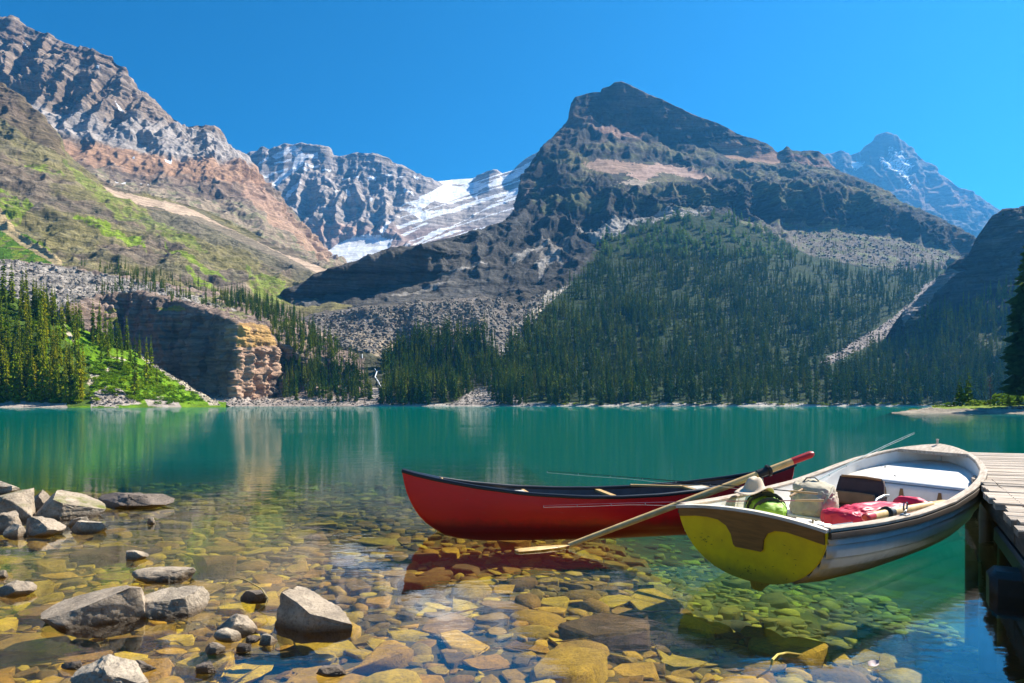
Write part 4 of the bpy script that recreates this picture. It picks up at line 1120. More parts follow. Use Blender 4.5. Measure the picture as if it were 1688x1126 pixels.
P, px = pick(L_green, [(150, 600), (200, 600), (250, 606), (300, 640), (345, 666), (240, 668), (180, 650), (150, 668)], 420, None, 3.0)
P2, px2 = pick(L_green, [(-160, 660), (-160, 500), (60, 510), (200, 580), (250, 606), (150, 610), (140, 668)], 420, None, 4.0)
Pg = np.concatenate([P, P2])
G = [clump_mesh('shrub_foliage', k, 70, M_SHRUB) for k in range(2)]
j0 = Pg[0], Pg[1]
gp = []
for k in range(2):
    t = shrub_thing('green_shrub', G[k], tuple(Pg[k]), (3.0, 3.0, 2.2), 'bright green shrub in the thicket covering the sunny avalanche slope', group='shrubs on the avalanche slope')
    gp.append([c for c in t.children if c.name.startswith('foliage')][0])
n = len(Pg) - 2
s = rng.uniform(1.6, 4.2, n)
o = scatter('shrubbery', Pg[2:], np.stack([s, s, s * 0.75], 1), np.stack([0 * s, 0 * s, rng.uniform(0, 6.28, n)], 1), rng.integers(0, 2, n), gp)
tag(o, 'bright green shrubs covering the avalanche slope', 'shrubs')
# low willows along the far waterline
P, px = pick(L_big, [(900, 668.5), (900, 665), (1760, 665), (1760, 668.5)], 110, None, 5.0)
W = [clump_mesh('willow_foliage', 9 + k, 80, M_WILLOW) for k in range(2)]

# ------------------------------------------------------------------ the spit at the right: shrubs, two spruces, a dead tree, the big spruce at the edge
def on_spit(px, Y):
    X = (px - CX) / FPX * Y
    fr = L_spit.front
    Pq = L_spit.P[:fr].reshape(-1, 3)
    j = np.argmin((Pq[:, 0] - X) ** 2 + (Pq[:, 1] - Y) ** 2)
    return (X, Y, float(Pq[j, 2]) - 0.1)
wp = []
for k, (x, Y, sx, sz, lab) in enumerate((
        (1652, 119, 4.2, 3.4, 'big yellow-green willow bush beside the dark spruce on the stony point'), (1672, 121, 3.6, 4.6, 'tall sunlit bush at the frame edge below the big dark spruce'),
        (1568, 120, 2.6, 1.3, 'low yellow-green bush left of the two young spruces on the point'), (1606, 119, 2.8, 1.8, 'rounded bush just right of the two young spruces on the point'),
        (1506, 114, 1.3, 0.6, 'small bright tuft of a bush near the tip of the stony point'), (1625, 121, 2.2, 1.5, 'low bush between the young spruces and the bare dead tree'), (1690, 120, 3.6, 3.6, 'leafy bush at the frame edge on the stony point'),
        (1545, 119, 2.0, 0.8, 'flat low bush along the back of the stony point'))):
    t = shrub_thing('willow_bush', W[k % 2], on_spit(x, Y), (sx, sx, sz), lab, cat='bush')
    wp.append([c for c in t.children if c.name.startswith('foliage')][0])
n = len(P); s = rng.uniform(1.2, 3.4, n)
o = scatter('shoreline_willows', P, np.stack([s * 1.8, s, s * 0.6], 1), np.stack([0 * s, 0 * s, rng.uniform(0, 6.28, n)], 1), rng.integers(0, 2, n), wp[:2])
tag(o, 'pale low willows strung along the far waterline', 'shrubs')
M_NEARSPRUCE = m_leaf('near_spruce_needles', (0.17, 0.24, 0.015), (0.24, 0.29, 0.02), 0.5, 1.5)
cs1 = crown_mesh('young_spruce_crown', 71, 22, 0.19, 7, 0.05, 0.75, 0.3, M_NEARSPRUCE, 0.3)
cs2 = crown_mesh('young_spruce_crown', 72, 24, 0.165, 7, 0.06, 0.8, 0.3, M_NEARSPRUCE, 0.3)
tree_thing('spruce_tree', cs1, 5.2, on_spit(1582, 120), 1.0, 'shorter of the two young spruces standing on the stony point', 'young spruces on the point')
tree_thing('spruce_tree', cs2, 6.6, on_spit(1596, 121), 2.2, 'taller of the two young spruces standing on the stony point', 'young spruces on the point')
tree_thing('spruce_tree', cs1, 2.6, on_spit(1663, 117), 0.3, 'little yellowish spruce sapling in front of the big bush on the point', 'young spruces on the point', 1.2)
# bare dead tree
t = thing('dead_tree', 'bare dead tree with thin dark branches on the stony point', 'dead tree', on_spit(1632, 121))
MB().tube([(0, 0, -0.2), (0.1, 0, 2), (0.0, 0.1, 3.6), (0.12, 0, 5.0)], [0.12, 0.09, 0.06, 0.02], 7).build('trunk', M_DEADWOOD, t)
b = MB(); rr = random.Random(4)
for k in range(34):
    z = rr.uniform(1.2, 4.8); a = rr.uniform(0, 6.28); L = rr.uniform(0.4, 1.0) * (1.2 - z / 6)
    p0 = Vector((0.05, 0.03, z)); d = Vector((math.cos(a), math.sin(a), rr.uniform(-0.2, 0.5)))
    p1 = p0 + d * L * 0.6; p2 = p0 + d * L + Vector((0, 0, rr.uniform(-.15, .2)))
    b.tube([p0, p1, p2], [0.03, 0.02, 0.008], 4)
    b.tube([p1, p1 + Vector((rr.uniform(-.3, .3), rr.uniform(-.3, .3), 0.25))], [0.015, 0.006], 4)
b.build('branches', M_DEADWOOD, t)
M_DARKSPRUCE = m_leaf('dark_spruce_needles', (0.06, 0.10, 0.025), (0.08, 0.12, 0.03), 0.3, 1.2)
big_c = crown_mesh('big_spruce_crown', 81, 60, 0.155, 10, 0.10, 0.55, 0.35, M_DARKSPRUCE, 0.42, 0.42)
tree_thing('spruce_tree', big_c, 26.5, on_spit(1696, 112), 0.7, 'big dark old spruce cut off by the right edge of the frame', None, 1.0)

# ------------------------------------------------------------------ the waterfall in the trees
M_FALL = m_plain('white_water', (0.82, 0.85, 0.88), 0.6, 0.1)
wf = None
for path, w in (([(598, 589), (599, 596), (596, 604), (594, 612)], 0.6), ([(618, 612), (622, 618), (619, 626), (625, 634), (629, 640)], 0.7), ([(588, 592), (588, 600)], 0.4), ([(634, 594), (633, 602), (635, 608)], 0.35)):
    pts = []
    for x, y in path:
        j = np.argmin((L_big.PX[:L_big.front] - x) ** 2 + (L_big.PY[:L_big.front] - y) ** 2)
        pts.append(Vector(L_big.P[:L_big.front].reshape(-1, 3)[j]) + Vector((0, -1.2, 0.8)))
    if wf is None:
        wf = thing('waterfall', 'thin white waterfall dropping between the trees below the moraine', 'waterfall', pts[0])
        w0 = pts[0]
    MB().tube([p - w0 for p in pts], [w * 0.5, w * .6, w * .55, w * .6, w * .7][:len(pts)], 7, 0.6).build('cascade', M_FALL, wf)

# ------------------------------------------------------------------ stones
def hull_mesh(name, seed, npts=16, flat=0.4, bev=0.05, mat=None):
    """an angular slab: a chipped convex block"""
    r = random.Random(seed)
    bm = bmesh.new()
    for k in range(npts):
        a = r.uniform(0, 6.283); q = r.uniform(0.72, 1.0)
        bm.verts.new((math.cos(a) * q, math.sin(a) * q * r.uniform(0.7, 1.0), r.choice((-1, 1, 1)) * flat * r.uniform(0.7, 1.0)))
    g = bmesh.ops.convex_hull(bm, input=bm.verts)
    bmesh.ops.delete(bm, geom=[e for e in g['geom_interior'] if isinstance(e, bmesh.types.BMVert)], context='VERTS')
    bmesh.ops.dissolve_limit(bm, angle_limit=R(14), verts=bm.verts, edges=bm.edges)
    bmesh.ops.bevel(bm, geom=bm.edges[:], offset=bev, segments=1, affect='EDGES', profile=0.6)
    bmesh.ops.triangulate(bm, faces=bm.faces)
    me = bpy.data.meshes.new(name); bm.to_mesh(me); bm.free()
    if mat: me.materials.append(mat)
    me.polygons.foreach_set('use_smooth', [True] * len(me.polygons))
    me.set_sharp_from_angle(angle=R(32))
    return me

BEDCOL = [(0.0, (0.47, 0.225, 0.014)), (0.18, (0.16, 0.078, 0.013)), (0.36, (0.58, 0.36, 0.013)), (0.52, (0.25, 0.125, 0.020)), (0.68, (0.58, 0.31, 0.015)), (0.84, (0.10, 0.052, 0.012)), (1.0, (0.48, 0.30, 0.018))]
M_BEDSTONE = m_stone('bed_stone', BEDCOL, 'random', 6.0, 0.9, 0.7, None, False)
M_BEDRUBBLE = m_stone('bed_rubble', BEDCOL, 'attr', 6.0, 0.9, 0.7, None, False)
def cobble_mesh(name, seed, flat, mat):
    bm = bmesh.new(); bmesh.ops.create_icosphere(bm, subdivisions=2, radius=1.0)
    v = np.array([x.co[:] for x in bm.verts]); k = 1 + 0.35 * fbm(v * 0.9, 3, off=seed * 3.3)
    for q, w in zip(bm.verts, v * k[:, None]): q.co = (w[0], w[1] * 0.85, w[2] * flat)
    me = bpy.data.meshes.new(name); bm.to_mesh(me); bm.free(); me.materials.append(mat)
    me.polygons.foreach_set('use_smooth', [True] * len(me.polygons))
    return me
SLAB = [cobble_mesh('bed_cobble', k, (0.4, 0.5, 0.35, 0.55)[k], M_BEDSTONE) for k in range(4)]
FLAT = [0.4, 0.5, 0.35, 0.55] + [(0.22, 0.34, 0.5, 0.28)[k % 4] for k in range(12)]
SLAB += [hull_mesh('bed_slab', 100 + k, 14 + k % 6, (0.22, 0.34, 0.5, 0.28)[k % 4], 0.06, M_BEDSTONE) for k in range(12)]

def bedz(x, y):
    return float(-bed_depth(np.array(x), np.array(y)))
# spread: many small, few large; drop those that would break the surface
cand = []
tries = 0
occ = {}
def free(x, y, r_):
    k = (int(x * 4), int(y * 4))
    for a in range(k[0] - 3, k[0] + 4):
        for b in range(k[1] - 3, k[1] + 4):
            for (x2, y2, r2) in occ.get((a, b), ()):
                if (x - x2) ** 2 + (y - y2) ** 2 < ((r_ + r2) * 0.62) ** 2: return False
    return True
for rad_, n_ in ((0.30, 110), (0.22, 330), (0.15, 900), (0.10, 1900), (0.065, 2600), (0.045, 1800)):
    made = 0; tries = 0
    while made < n_ and tries < n_ * 8:
        tries += 1
        y = 2.2 + (22.0 if rad_ > 0.12 else 12.0) * rng.random() ** 1.5
        x = rng.uniform(-0.75, 0.75) * (y + 0.8)
        if x < -13 or x > 7: continue
        s = rad_ * rng.uniform(0.8, 1.25)
        if y > 8 and rad_ < 0.09: continue
        if not free(x, y, s): continue
        occ.setdefault((int(x * 4), int(y * 4)), []).append((x, y, s))
        cand.append((x, y, s, rng.uniform(0, 6.28)))
        made += 1
items = []
for x, y, s, rz in cand:
    z = bedz(x, y)
    hh = s * rng.uniform(0.5, 0.95)
    k = int(rng.integers(4)) if rng.random() < 0.13 else 4 + int(rng.integers(12))
    fl = FLAT[k]
    z -= rng.uniform(0, 0.45) * hh * fl
    top = z + 0.01 + hh * fl * 1.3
    tx, ty = rng.normal(0, 0.13, 2) * (0.45 if s > 0.16 else 1.0)
    top += s * (abs(tx) + abs(ty)) * 0.8
    if top > -0.03 - 0.1 * s:
        z -= top + 0.03 + 0.1 * s
    seen = s / y if (abs((x / y) * FPX) < 850) else 0
    py = HY + (CAMH - z) / y * FPX
    if py > 1135: seen = 0
    if z < -1.3: seen *= 0.3
    items.append((seen, x, y, z + hh * fl * 0.3, s, hh, rz, tx, ty, k))
items.sort(key=lambda q: -q[0])
def bed_label(x, y):
    px_ = CX + x / y * FPX
    py_ = HY + (CAMH + 0.2) / y * FPX
    if py_ > 985 and px_ < 640: return 'brown stone lying under clear shallow water among the foreground rocks', 'bed stones among the foreground rocks'
    if px_ < 640: return 'amber stone on the shallow lake bed to the left of the red canoe', 'bed stones left of the canoe'
    if px_ < 1130: return 'yellow-brown stone on the lake bed in front of the red canoe', 'bed stones in front of the canoe'
    return 'olive yellow stone on the lake bed in front of the rowing boat', 'bed stones in front of the rowing boat'
for seen, x, y, z, s, hh, rz, tx, ty, k in items[:290]:
    o = bpy.data.objects.new('lakebed_stone', SLAB[k]); C.objects.link(o)
    o.location = (x, y, z); o.scale = (s, s * 0.85, hh); o.rotation_euler = (tx, ty, rz)
    lb, gr = bed_label(x, y)
    tag(o, lb, 'stone', gr)
def join_stones(name, lst, mat):
    VV, FF, RR, n = [], [], [], 0
    base = []
    for me in SLAB:
        v = np.empty(len(me.vertices) * 3); me.vertices.foreach_get('co', v)
        base.append((v.reshape(-1, 3), np.array([p.vertices[:] for p in me.polygons])))
    for seen, x, y, z, s, hh, rz, tx, ty, k in lst:
        v, f = base[k]
        M = np.array(Euler((tx, ty, rz)).to_matrix())
        VV.append((v * np.array([s, s * 0.85, hh])) @ M.T + np.array([x, y, z])); FF.append(f + n); n += len(v)
        RR.append(np.full(len(v), rng.random()))
    V, F = np.concatenate(VV), np.concatenate(FF).astype(np.int32)
    me = bpy.data.meshes.new(name)
    me.vertices.add(len(V)); me.vertices.foreach_set('co', V.astype(np.float32).ravel())
    me.loops.add(len(F) * 3); me.loops.foreach_set('vertex_index', F.ravel())
    me.polygons.add(len(F)); me.polygons.foreach_set('loop_start', np.arange(0, len(F) * 3, 3, dtype=np.int32))
    me.update(calc_edges=True)
    at = me.attributes.new('rnd', 'FLOAT', 'POINT'); at.data.foreach_set('value', np.concatenate(RR).astype(np.float32))
    me.materials.append(mat)
    o = bpy.data.objects.new(name, me); C.objects.link(o)
    return o
o = join_stones('lakebed_rubble', items[290:], M_BEDRUBBLE)
tag(o, 'small amber rubble covering the shallow lake bed', 'rubble', kind='stuff')

# boulder fields on the moraine, the benches and the talus
M_BOULDER = m_stone('boulder', [(0.0, (0.20, 0.175, 0.15)), (0.3, (0.13, 0.115, 0.10)), (0.6, (0.27, 0.235, 0.19)), (0.8, (0.16, 0.145, 0.13)), (1.0, (0.24, 0.185, 0.14))], 'random', 0.6, 0.95, 0.8, None, False)
BLD = [hull_mesh('boulder', 300 + k, 14, 0.75, 0.08, M_BOULDER) for k in range(4)]
def boulders(name, label, spec):
    Ps, S_ = [], []
    for L, poly, n, a, b in spec:
        P, px = pick(L, poly, n, None, 1.5)
        Ps.append(P); S_.append(a + (b - a) * rng.random(len(P)) ** 3)
    P = np.concatenate(Ps); s_ = np.concatenate(S_); n = len(P)
    o = scatter(name, P + np.array([0, 0, 0.1]), np.stack([s_, s_, s_ * 0.85], 1), rng.uniform(0, 6.28, (n, 3)) * np.array([.08, .08, 1]), rng.integers(0, 4, n), bproto)
    tag(o, label, 'boulders')
bproto = []
BLAB = ['big grey boulder on the crest of the moraine hump', 'grey boulder on the moraine slope above the waterfall', 'tan boulder low on the right of the moraine', 'dark boulder at the left end of the moraine']
for k, (x, y) in enumerate(((700, 506), (620, 545), (785, 535), (552, 535))):
    j = np.argmin((L_big.PX[:L_big.front] - x) ** 2 + (L_big.PY[:L_big.front] - y) ** 2)
    o = bpy.data.objects.new('boulder', BLD[k]); C.objects.link(o)
    o.location = L_big.P[:L_big.front].reshape(-1, 3)[j]; o.scale = (3.2, 3.0, 2.8); o.rotation_euler = (0, 0, k * 1.3)
    tag(o, BLAB[k], 'boulder', 'boulders singled out on the moraine'); bproto.append(o)
boulders('boulder_field', 'grey boulder rubble covering the moraine and the talus benches', (
    (L_big, [(505, 530), (545, 518), (600, 510), (700, 498), (800, 494), (850, 510), (900, 480), (890, 520), (840, 580), (815, 580), (800, 550), (700, 562), (640, 592), (560, 576)], 3600, 0.5, 2.6),
    (L_cliff, [(-160, 425), (0, 428), (120, 445), (250, 470), (340, 495), (400, 515), (330, 508), (240, 484), (170, 486), (120, 505), (-160, 540)], 2200, 0.5, 2.6),
    (L_big, [(1290, 372), (1420, 376), (1530, 405), (1590, 432), (1450, 444), (1330, 418)], 900, 0.6, 3.0),
    (L_big, [(440, 672), (440, 660), (500, 648), (545, 656), (620, 655), (700, 668), (735, 668), (790, 640), (862, 655), (862, 668), (1700, 667), (1700, 669.5), (440, 671)], 1500, 0.3, 1.1),
    (L_big, TRACK, 500, 0.6, 2.2),
    (L_big, [(830, 560), (870, 520), (905, 478), (940, 470), (870, 545), (820, 640), (812, 600)], 500, 0.4, 1.5),
    (L_cliff, [(330, 655), (380, 655), (560, 655), (600, 672), (330, 672)], 700, 0.3, 1.2),
    (L_green, [(225, 570), (250, 590), (330, 650), (362, 668), (345, 668), (290, 632), (235, 592)], 260, 0.3, 1.0),
    (L_green, [(150, 655), (170, 640), (200, 645), (235, 668), (150, 672)], 160, 0.3, 1.3)))
P, px = pick(L_spit, [(1480, 682), (1500, 676), (1700, 672), (1960, 674), (1960, 690), (1700, 683)], 900, None, 1.0)
s_ = 0.08 + 0.5 * rng.random(len(P)) ** 4; n = len(P)
o = scatter('shore_pebbles', P, np.stack([s_, s_, s_ * 0.7], 1), rng.uniform(0, 6.28, (n, 3)) * np.array([.08, .08, 1]), rng.integers(0, 4, n), bproto)
tag(o, 'pale stones strewn along the stony point', 'stones')

# rocks standing out of the water
ROCKCOL = [(0.0, (0.36, 0.29, 0.215)), (0.35, (0.30, 0.235, 0.17)), (0.7, (0.40, 0.33, 0.25)), (1.0, (0.33, 0.255, 0.185))]
M_ROCK = m_stone('shore_rock', ROCKCOL, 'random', 7.0, 0.85, 0.9, None, True)
M_ROCKDARK = m_stone('dark_shore_rock', [(0.0, (0.17, 0.13, 0.10)), (1.0, (0.22, 0.17, 0.13))], 'random', 7.0, 0.55, 0.8, None, True)
M_ROCKMOSS = m_stone('mossy_shore_rock', ROCKCOL, 'random', 7.0, 0.9, 0.9, (0.17, 0.175, 0.045), True)

def rock_mesh(seed, dims, planes=(), ncut=9, rough=0.06, sub=4, spin=0.0):
    """a block cut by cleavage planes, then weathered"""
    bm = bmesh.new()
    bmesh.ops.create_icosphere(bm, subdivisions=sub, radius=1.0)
    v = np.array([x.co[:] for x in bm.verts])
    f = [[q.index for q in x.verts] for x in bm.faces]
    bm.free()
    g = np.random.default_rng(seed)
    cuts = [(np.array(n, float) / np.linalg.norm(n), d) for n, d in planes]
    for k in range(ncut):
        n = g.normal(size=3); n[2] = abs(n[2]) * 0.8 - 0.1; n /= np.linalg.norm(n)
        cuts.append((n, g.uniform(0.5, 0.82)))
    v *= 1.25
    for _ in range(2):
        for n, d in cuts:
            e = v @ n - d
            v = v - np.outer(np.maximum(e, 0), n)
    v = v * np.array(dims) * 0.5 / 0.85
    s = max(dims)
    q = v / s * 4 + seed * 7.7
    nn = v / (np.linalg.norm(v, axis=1, keepdims=True) + 1e-6)
    bedn = np.abs(((v[:, 2] + 0.25 * v[:, 0]) / s * 9 + pnoise(q * 0.7)) % 1 - 0.5)
    d = fbm(q, 4) * rough * s * 0.8 + (ridged(q * 1.7, 3) - 0.6) * rough * 0.55 * s - (bedn < 0.1) * rough * 0.18 * s
    v = v + nn * d[:, None]
    return v, f

def rock(label, box, mat=None, seed=1, planes=(), depth=0.75, sink=0.3, rough=0.06, ncut=9, sub=4, name='shore_rock', group=None, yaw=0.0, hscale=1.0):
    """box: left, top, right, waterline row of the rock in the photo"""
    x0, y0, x1, y1 = box
    w_px = x1 - x0
    base = at_z((x0 + x1) / 2, y1, 0.0)
    Y = base.y
    W = w_px / FPX * Y
    dep = W * depth
    Yc = Y + dep * 0.42
    W *= Yc / Y
    H = (y1 - y0) / FPX * Yc - 0.0
    # the top is seen a little higher because it lies further back
    H = max(H - dep * 0.42 * (CAMH / Y) * 0.9, H * 0.3) * hscale
    H = min(H, 0.75 * W)
    tall = min(H * (1 + sink), H + 0.12 + 0.1 * W)
    v, f = rock_mesh(seed, (W, dep, tall), planes, ncut, rough, sub)
    for a_, want in ((0, W), (1, dep), (2, tall)):
        lo_, hi_ = v[:, a_].min(), v[:, a_].max()
        v[:, a_] = (v[:, a_] - (lo_ + hi_) / 2) * want / (hi_ - lo_)
    top = v[:, 2].max()
    v[:, 2] += H - top
    me = bpy.data.meshes.new(name)
    me.from_pydata([tuple(p) for p in v], [], f); me.update()
    o = mko(name, me, mat or M_ROCK, None, 34)
    o.location = ((x0 + x1) / 2 / FPX * Yc - CX / FPX * Yc, Yc, 0)
    o.rotation_euler = (0, 0, yaw)
    return tag(o, label, 'rock', group)

rock('large pale slab-like rock tilting up from the water, left foreground', (74, 963, 236, 1036), seed=21, planes=[((-0.40, -0.16, 0.9), 0.06), ((0.75, -0.7, 0.0), 0.42), ((0.25, 0.2, 1), 0.42), ((0.95, 0.2, 0.1), 0.7)], depth=0.75, sink=0.5, ncut=3, sub=5, rough=0.045, hscale=0.9)
rock('elongated pitted pale rock between the large slab and the big wedge rock', (230, 960, 341, 1016), seed=22, planes=[((-0.2, -0.25, 0.95), 0.34), ((0.8, -0.6, 0.2), 0.62), ((0.0, -1, 0.15), 0.45)], depth=0.6, sink=0.3, ncut=3, sub=5, rough=0.06, yaw=0.35, hscale=0.75)
rock('big wedge-shaped boulder with a sharp peak and dark shaded left face', (452, 960, 589, 1042), seed=23, planes=[((0.64, -0.08, 0.76), 0.04), ((-0.75, -0.65, 0.05), 0.36), ((0.35, -0.9, -0.05), 0.5), ((-0.95, 0.1, 0.1), 0.62)], depth=0.75, sink=0.4, ncut=3, sub=5, rough=0.045, hscale=0.82)
rock('pointed grey rock left of the big wedge boulder, tallest of its little heap', (356, 1013, 424, 1050), seed=24, planes=[((-0.6, -0.4, 0.6), 0.4), ((0.7, -0.2, 0.6), 0.5)], depth=0.7)
rock('rounded grey stone leaning on the front of the pointed grey rock', (353, 1035, 397, 1058), seed=25, depth=0.8, ncut=4, rough=0.03)
rock('pale blocky stone at the front of the heap, with a dark left side', (335, 1051, 372, 1078), seed=26, hscale=0.65, planes=[((-0.9, -0.3, 0.1), 0.5)], depth=0.8)
rock('brownish rounded stone touching the waterline left of the wedge boulder', (427, 1038, 455, 1063), seed=27, hscale=0.65, depth=0.9, ncut=5)
rock('small dark stone between the pointed grey rock and the brownish rounded stone', (406, 1042, 430, 1060), M_ROCKDARK, 28, hscale=0.65, depth=0.9)
rock('small black pointed stone in front of the rock heap', (390, 1054, 416, 1074), M_ROCKDARK, 29, hscale=0.65, planes=[((-0.5, -0.5, 0.7), 0.4)], depth=0.7)
rock('pale craggy boulder cut off by the bottom edge of the frame', (116, 1086, 246, 1150), seed=30, planes=[((0.5, -0.1, 0.8), 0.4), ((-0.5, -0.3, 0.7), 0.55)], depth=0.6, sink=0.3, sub=5, ncut=8, rough=0.07)
rock('low wet rock just right of the boulder at the bottom edge', (202, 1088, 258, 1108), M_ROCKDARK, 31, depth=0.5)
rock('thin dark rock just left of the boulder at the bottom edge', (99, 1090, 136, 1104), M_ROCKDARK, 32, depth=0.5)
rock('small wet rock alone at the bottom, below the wedge boulder', (523, 1089, 571, 1116), M_ROCKDARK, 33, hscale=0.65, planes=[((0.1, 0.1, 1), 0.4)], depth=0.7)
rock('flat pale rock barely breaking the surface behind the large slab', (218, 938, 318, 959), seed=34, depth=0.5, sink=0.6, planes=[((0, 0, 1), 0.5)], ncut=6, rough=0.07)
rock('low pale rock at the left edge, level with the top of the large slab', (-4, 958, 58, 983), seed=35, depth=0.6, planes=[((-0.3, -0.3, 0.8), 0.5), ((0.4, -0.3, 0.8), 0.5)])
rock('tiny rock at the left edge above the low pale one', (-12, 940, 12, 953), seed=36, depth=0.7)
rock('small short block of rock alone in the shallows, mid left', (205, 907, 244, 923), seed=37, planes=[((-0.9, -0.3, 0.0), 0.5)], depth=0.6)
rock('dark low rock under the dry twig', (394, 972, 441, 993), M_ROCKDARK, 38, depth=0.6)
rock('dark sliver of rock near the bottom edge, below the rock heap', (320, 1092, 358, 1110), M_ROCKDARK, 39, depth=0.5)
rock('mossy yellow-green topped boulder at the left edge of the rocky shore', (-30, 799, 70, 858), M_ROCKMOSS, 40, planes=[((-0.3, -0.1, 0.9), 0.5), ((0.75, -0.2, 0.5), 0.5), ((0.2, -1, 0.1), 0.6)], depth=0.75, sub=5, ncut=6, rough=0.04, hscale=0.85)
rock('large boulder with a mossy left top and a pale slope to the right', (70, 802, 171, 855), M_ROCKMOSS, 41, planes=[((0.6, -0.1, 0.75), 0.36), ((-0.75, -0.4, 0.4), 0.55), ((0.0, -1, 0.1), 0.62)], depth=0.75, sub=5, ncut=5, rough=0.04, hscale=0.85)
rock('long low dark slab reaching into the water right of the mossy boulders', (154, 813, 282, 838), M_ROCKDARK, 42, planes=[((0.1, 0, 1), 0.5), ((0.8, -0.3, 0.4), 0.7)], depth=0.4, sub=5, ncut=7, rough=0.045)
rock('brownish rock wedged behind and between the two mossy boulders', (46, 803, 90, 842), seed=43, depth=0.7)
rock('grey rock below the mossy boulder at the left edge', (-10, 843, 37, 876), seed=44, depth=0.8, planes=[((0.2, -0.2, 1), 0.5)])
rock('dark-sided stone in front of the two mossy boulders', (36, 852, 102, 884), seed=45, planes=[((-0.8, -0.5, 0.1), 0.45), ((0.3, 0, 0.9), 0.5)], depth=0.6)
rock('flat pale stone below the sloping mossy boulder', (117, 858, 180, 878), seed=46, depth=0.5, planes=[((0.1, 0.1, 1), 0.4)])
rock('small stone against the foot of the sloping mossy boulder', (116, 850, 152, 868), seed=47, depth=0.7)
rock('heap-like broken rock at the upper left edge of the rocky shore', (-20, 791, 30, 815), seed=48, depth=0.8, rough=0.1)
rock('small pale stone at the left edge, lowest of the rocky shore cluster', (6, 864, 41, 886), seed=49, depth=0.6)
rock('tiny white stone alone right of the rocky shore cluster', (242, 852, 256, 864), seed=50, depth=0.7)

# dry twigs and floating bits
M_TWIG = m_plain('dry_twig', (0.42, 0.31, 0.12), 0.8)
M_REED = m_plain('pale_reed', (0.62, 0.48, 0.10), 0.8)
t = thing('dry_twig', 'dry bent twig sticking out of the water beside the wedge boulder', 'twig', at_z(436, 1006, 0.0))
b0 = at_z(436, 1006, 0.0)
Yt = b0.y
pts = [at_y(415, 1013, Yt - 0.02), at_y(437, 998, Yt), at_y(441, 985, Yt + 0.02), at_y(430, 970, Yt + 0.06), at_y(408, 958, Yt + 0.1), at_y(392, 953, Yt + 0.12), at_y(378, 955, Yt + 0.12), at_y(371, 962, Yt + 0.1)]
MB().tube([p - b0 for p in pts], [.003, .004, .004, .004, .0035, .003, .0025, .002], 6).build('stalk', M_TWIG, t)
MB().tube([at_y(371, 962, Yt + .1) - b0, at_y(371.5, 980, Yt + .1) - b0, at_y(370.5, 1000, Yt + .08) - b0], [.0025, .002, .0015], 5).build('hanging_tip', M_TWIG, t)
MB().tube([at_y(408, 958, Yt + .1) - b0, at_y(398, 953, Yt + .1) - b0, at_y(391, 947, Yt + .1) - b0], [.0025, .002, .001], 5).build('side_shoot', M_TWIG, t)
b0 = at_z(1272, 1100, -0.05)
t = thing('bent_reed', 'bent yellow reed stem arching just above the stones at lower right', 'reed', b0)
pts = [at_z(1248, 1117, -0.1), at_z(1270, 1104, -0.03), at_z(1273, 1088, 0.01), at_z(1282, 1079, 0.01), at_z(1298, 1076, -0.01), at_z(1322, 1079, -0.04)]
MB().tube([p - b0 for p in pts], [.006, .007, .007, .006, .006, .004], 6).build('stem', M_REED, t)
b0 = at_z(1440, 1099, 0.0)
t = thing('floating_leaf', 'pale pink curled leaf floating in front of the rowing boat', 'leaf', b0)
M_LEAF = m_plain('pale_leaf', (0.72, 0.55, 0.52), 0.6)
V, F = [], []
for i in range(7):
    for j in range(5):
        u, w = i / 6, (j / 4 - 0.5)
        ww = 0.036 * math.sin(math.pi * min(max(u, 0.04), 0.97)) ** 0.7
        V.append(((u - 0.5) * 0.055 + 0.3 * w * ww, w * ww, 0.004 + 0.25 * abs(w) * ww + 0.02 * max(0, u - 0.6) + 0.018 * (0.5 + w)))
for i in range(6):
    for j in range(4):
        a = i * 5 + j; F.append((a, a + 1, a + 6, a + 5))
mk('blade', V, F, M_LEAF, t, 180)
MB().tube([(0.02, 0, 0.008), (0.03, 0.005, 0.03), (0.034, 0.01, 0.05)], [.0018, .0015, .001], 5).build('stalk', M_LEAF, t)

# ------------------------------------------------------------------ the red canoe
M_RED = m_plain('canoe_red', (0.85, 0.003, 0.012), 0.35, 0.06, 1.6, bump=0.05, bscale=20.0, coat=0.1, scratch=(0.60, 0.10, 0.10), grime=((0.16, 0.02, 0.015), 0.03), stretch=(1, 1, 4))
M_GUNW = m_plain('black_vinyl', (0.012, 0.014, 0.02), 0.35)
M_INNER = m_plain('canoe_inside', (0.10, 0.10, 0.115), 0.6, 0.2)
M_ASH = m_plain('ash_wood', (0.58, 0.36, 0.13), 0.5, 0.14, 6.0, stretch=(1, 8, 8), bump=0.1)
M_WEB = m_plain('seat_web', (0.60, 0.58, 0.52), 0.8, 0.1)

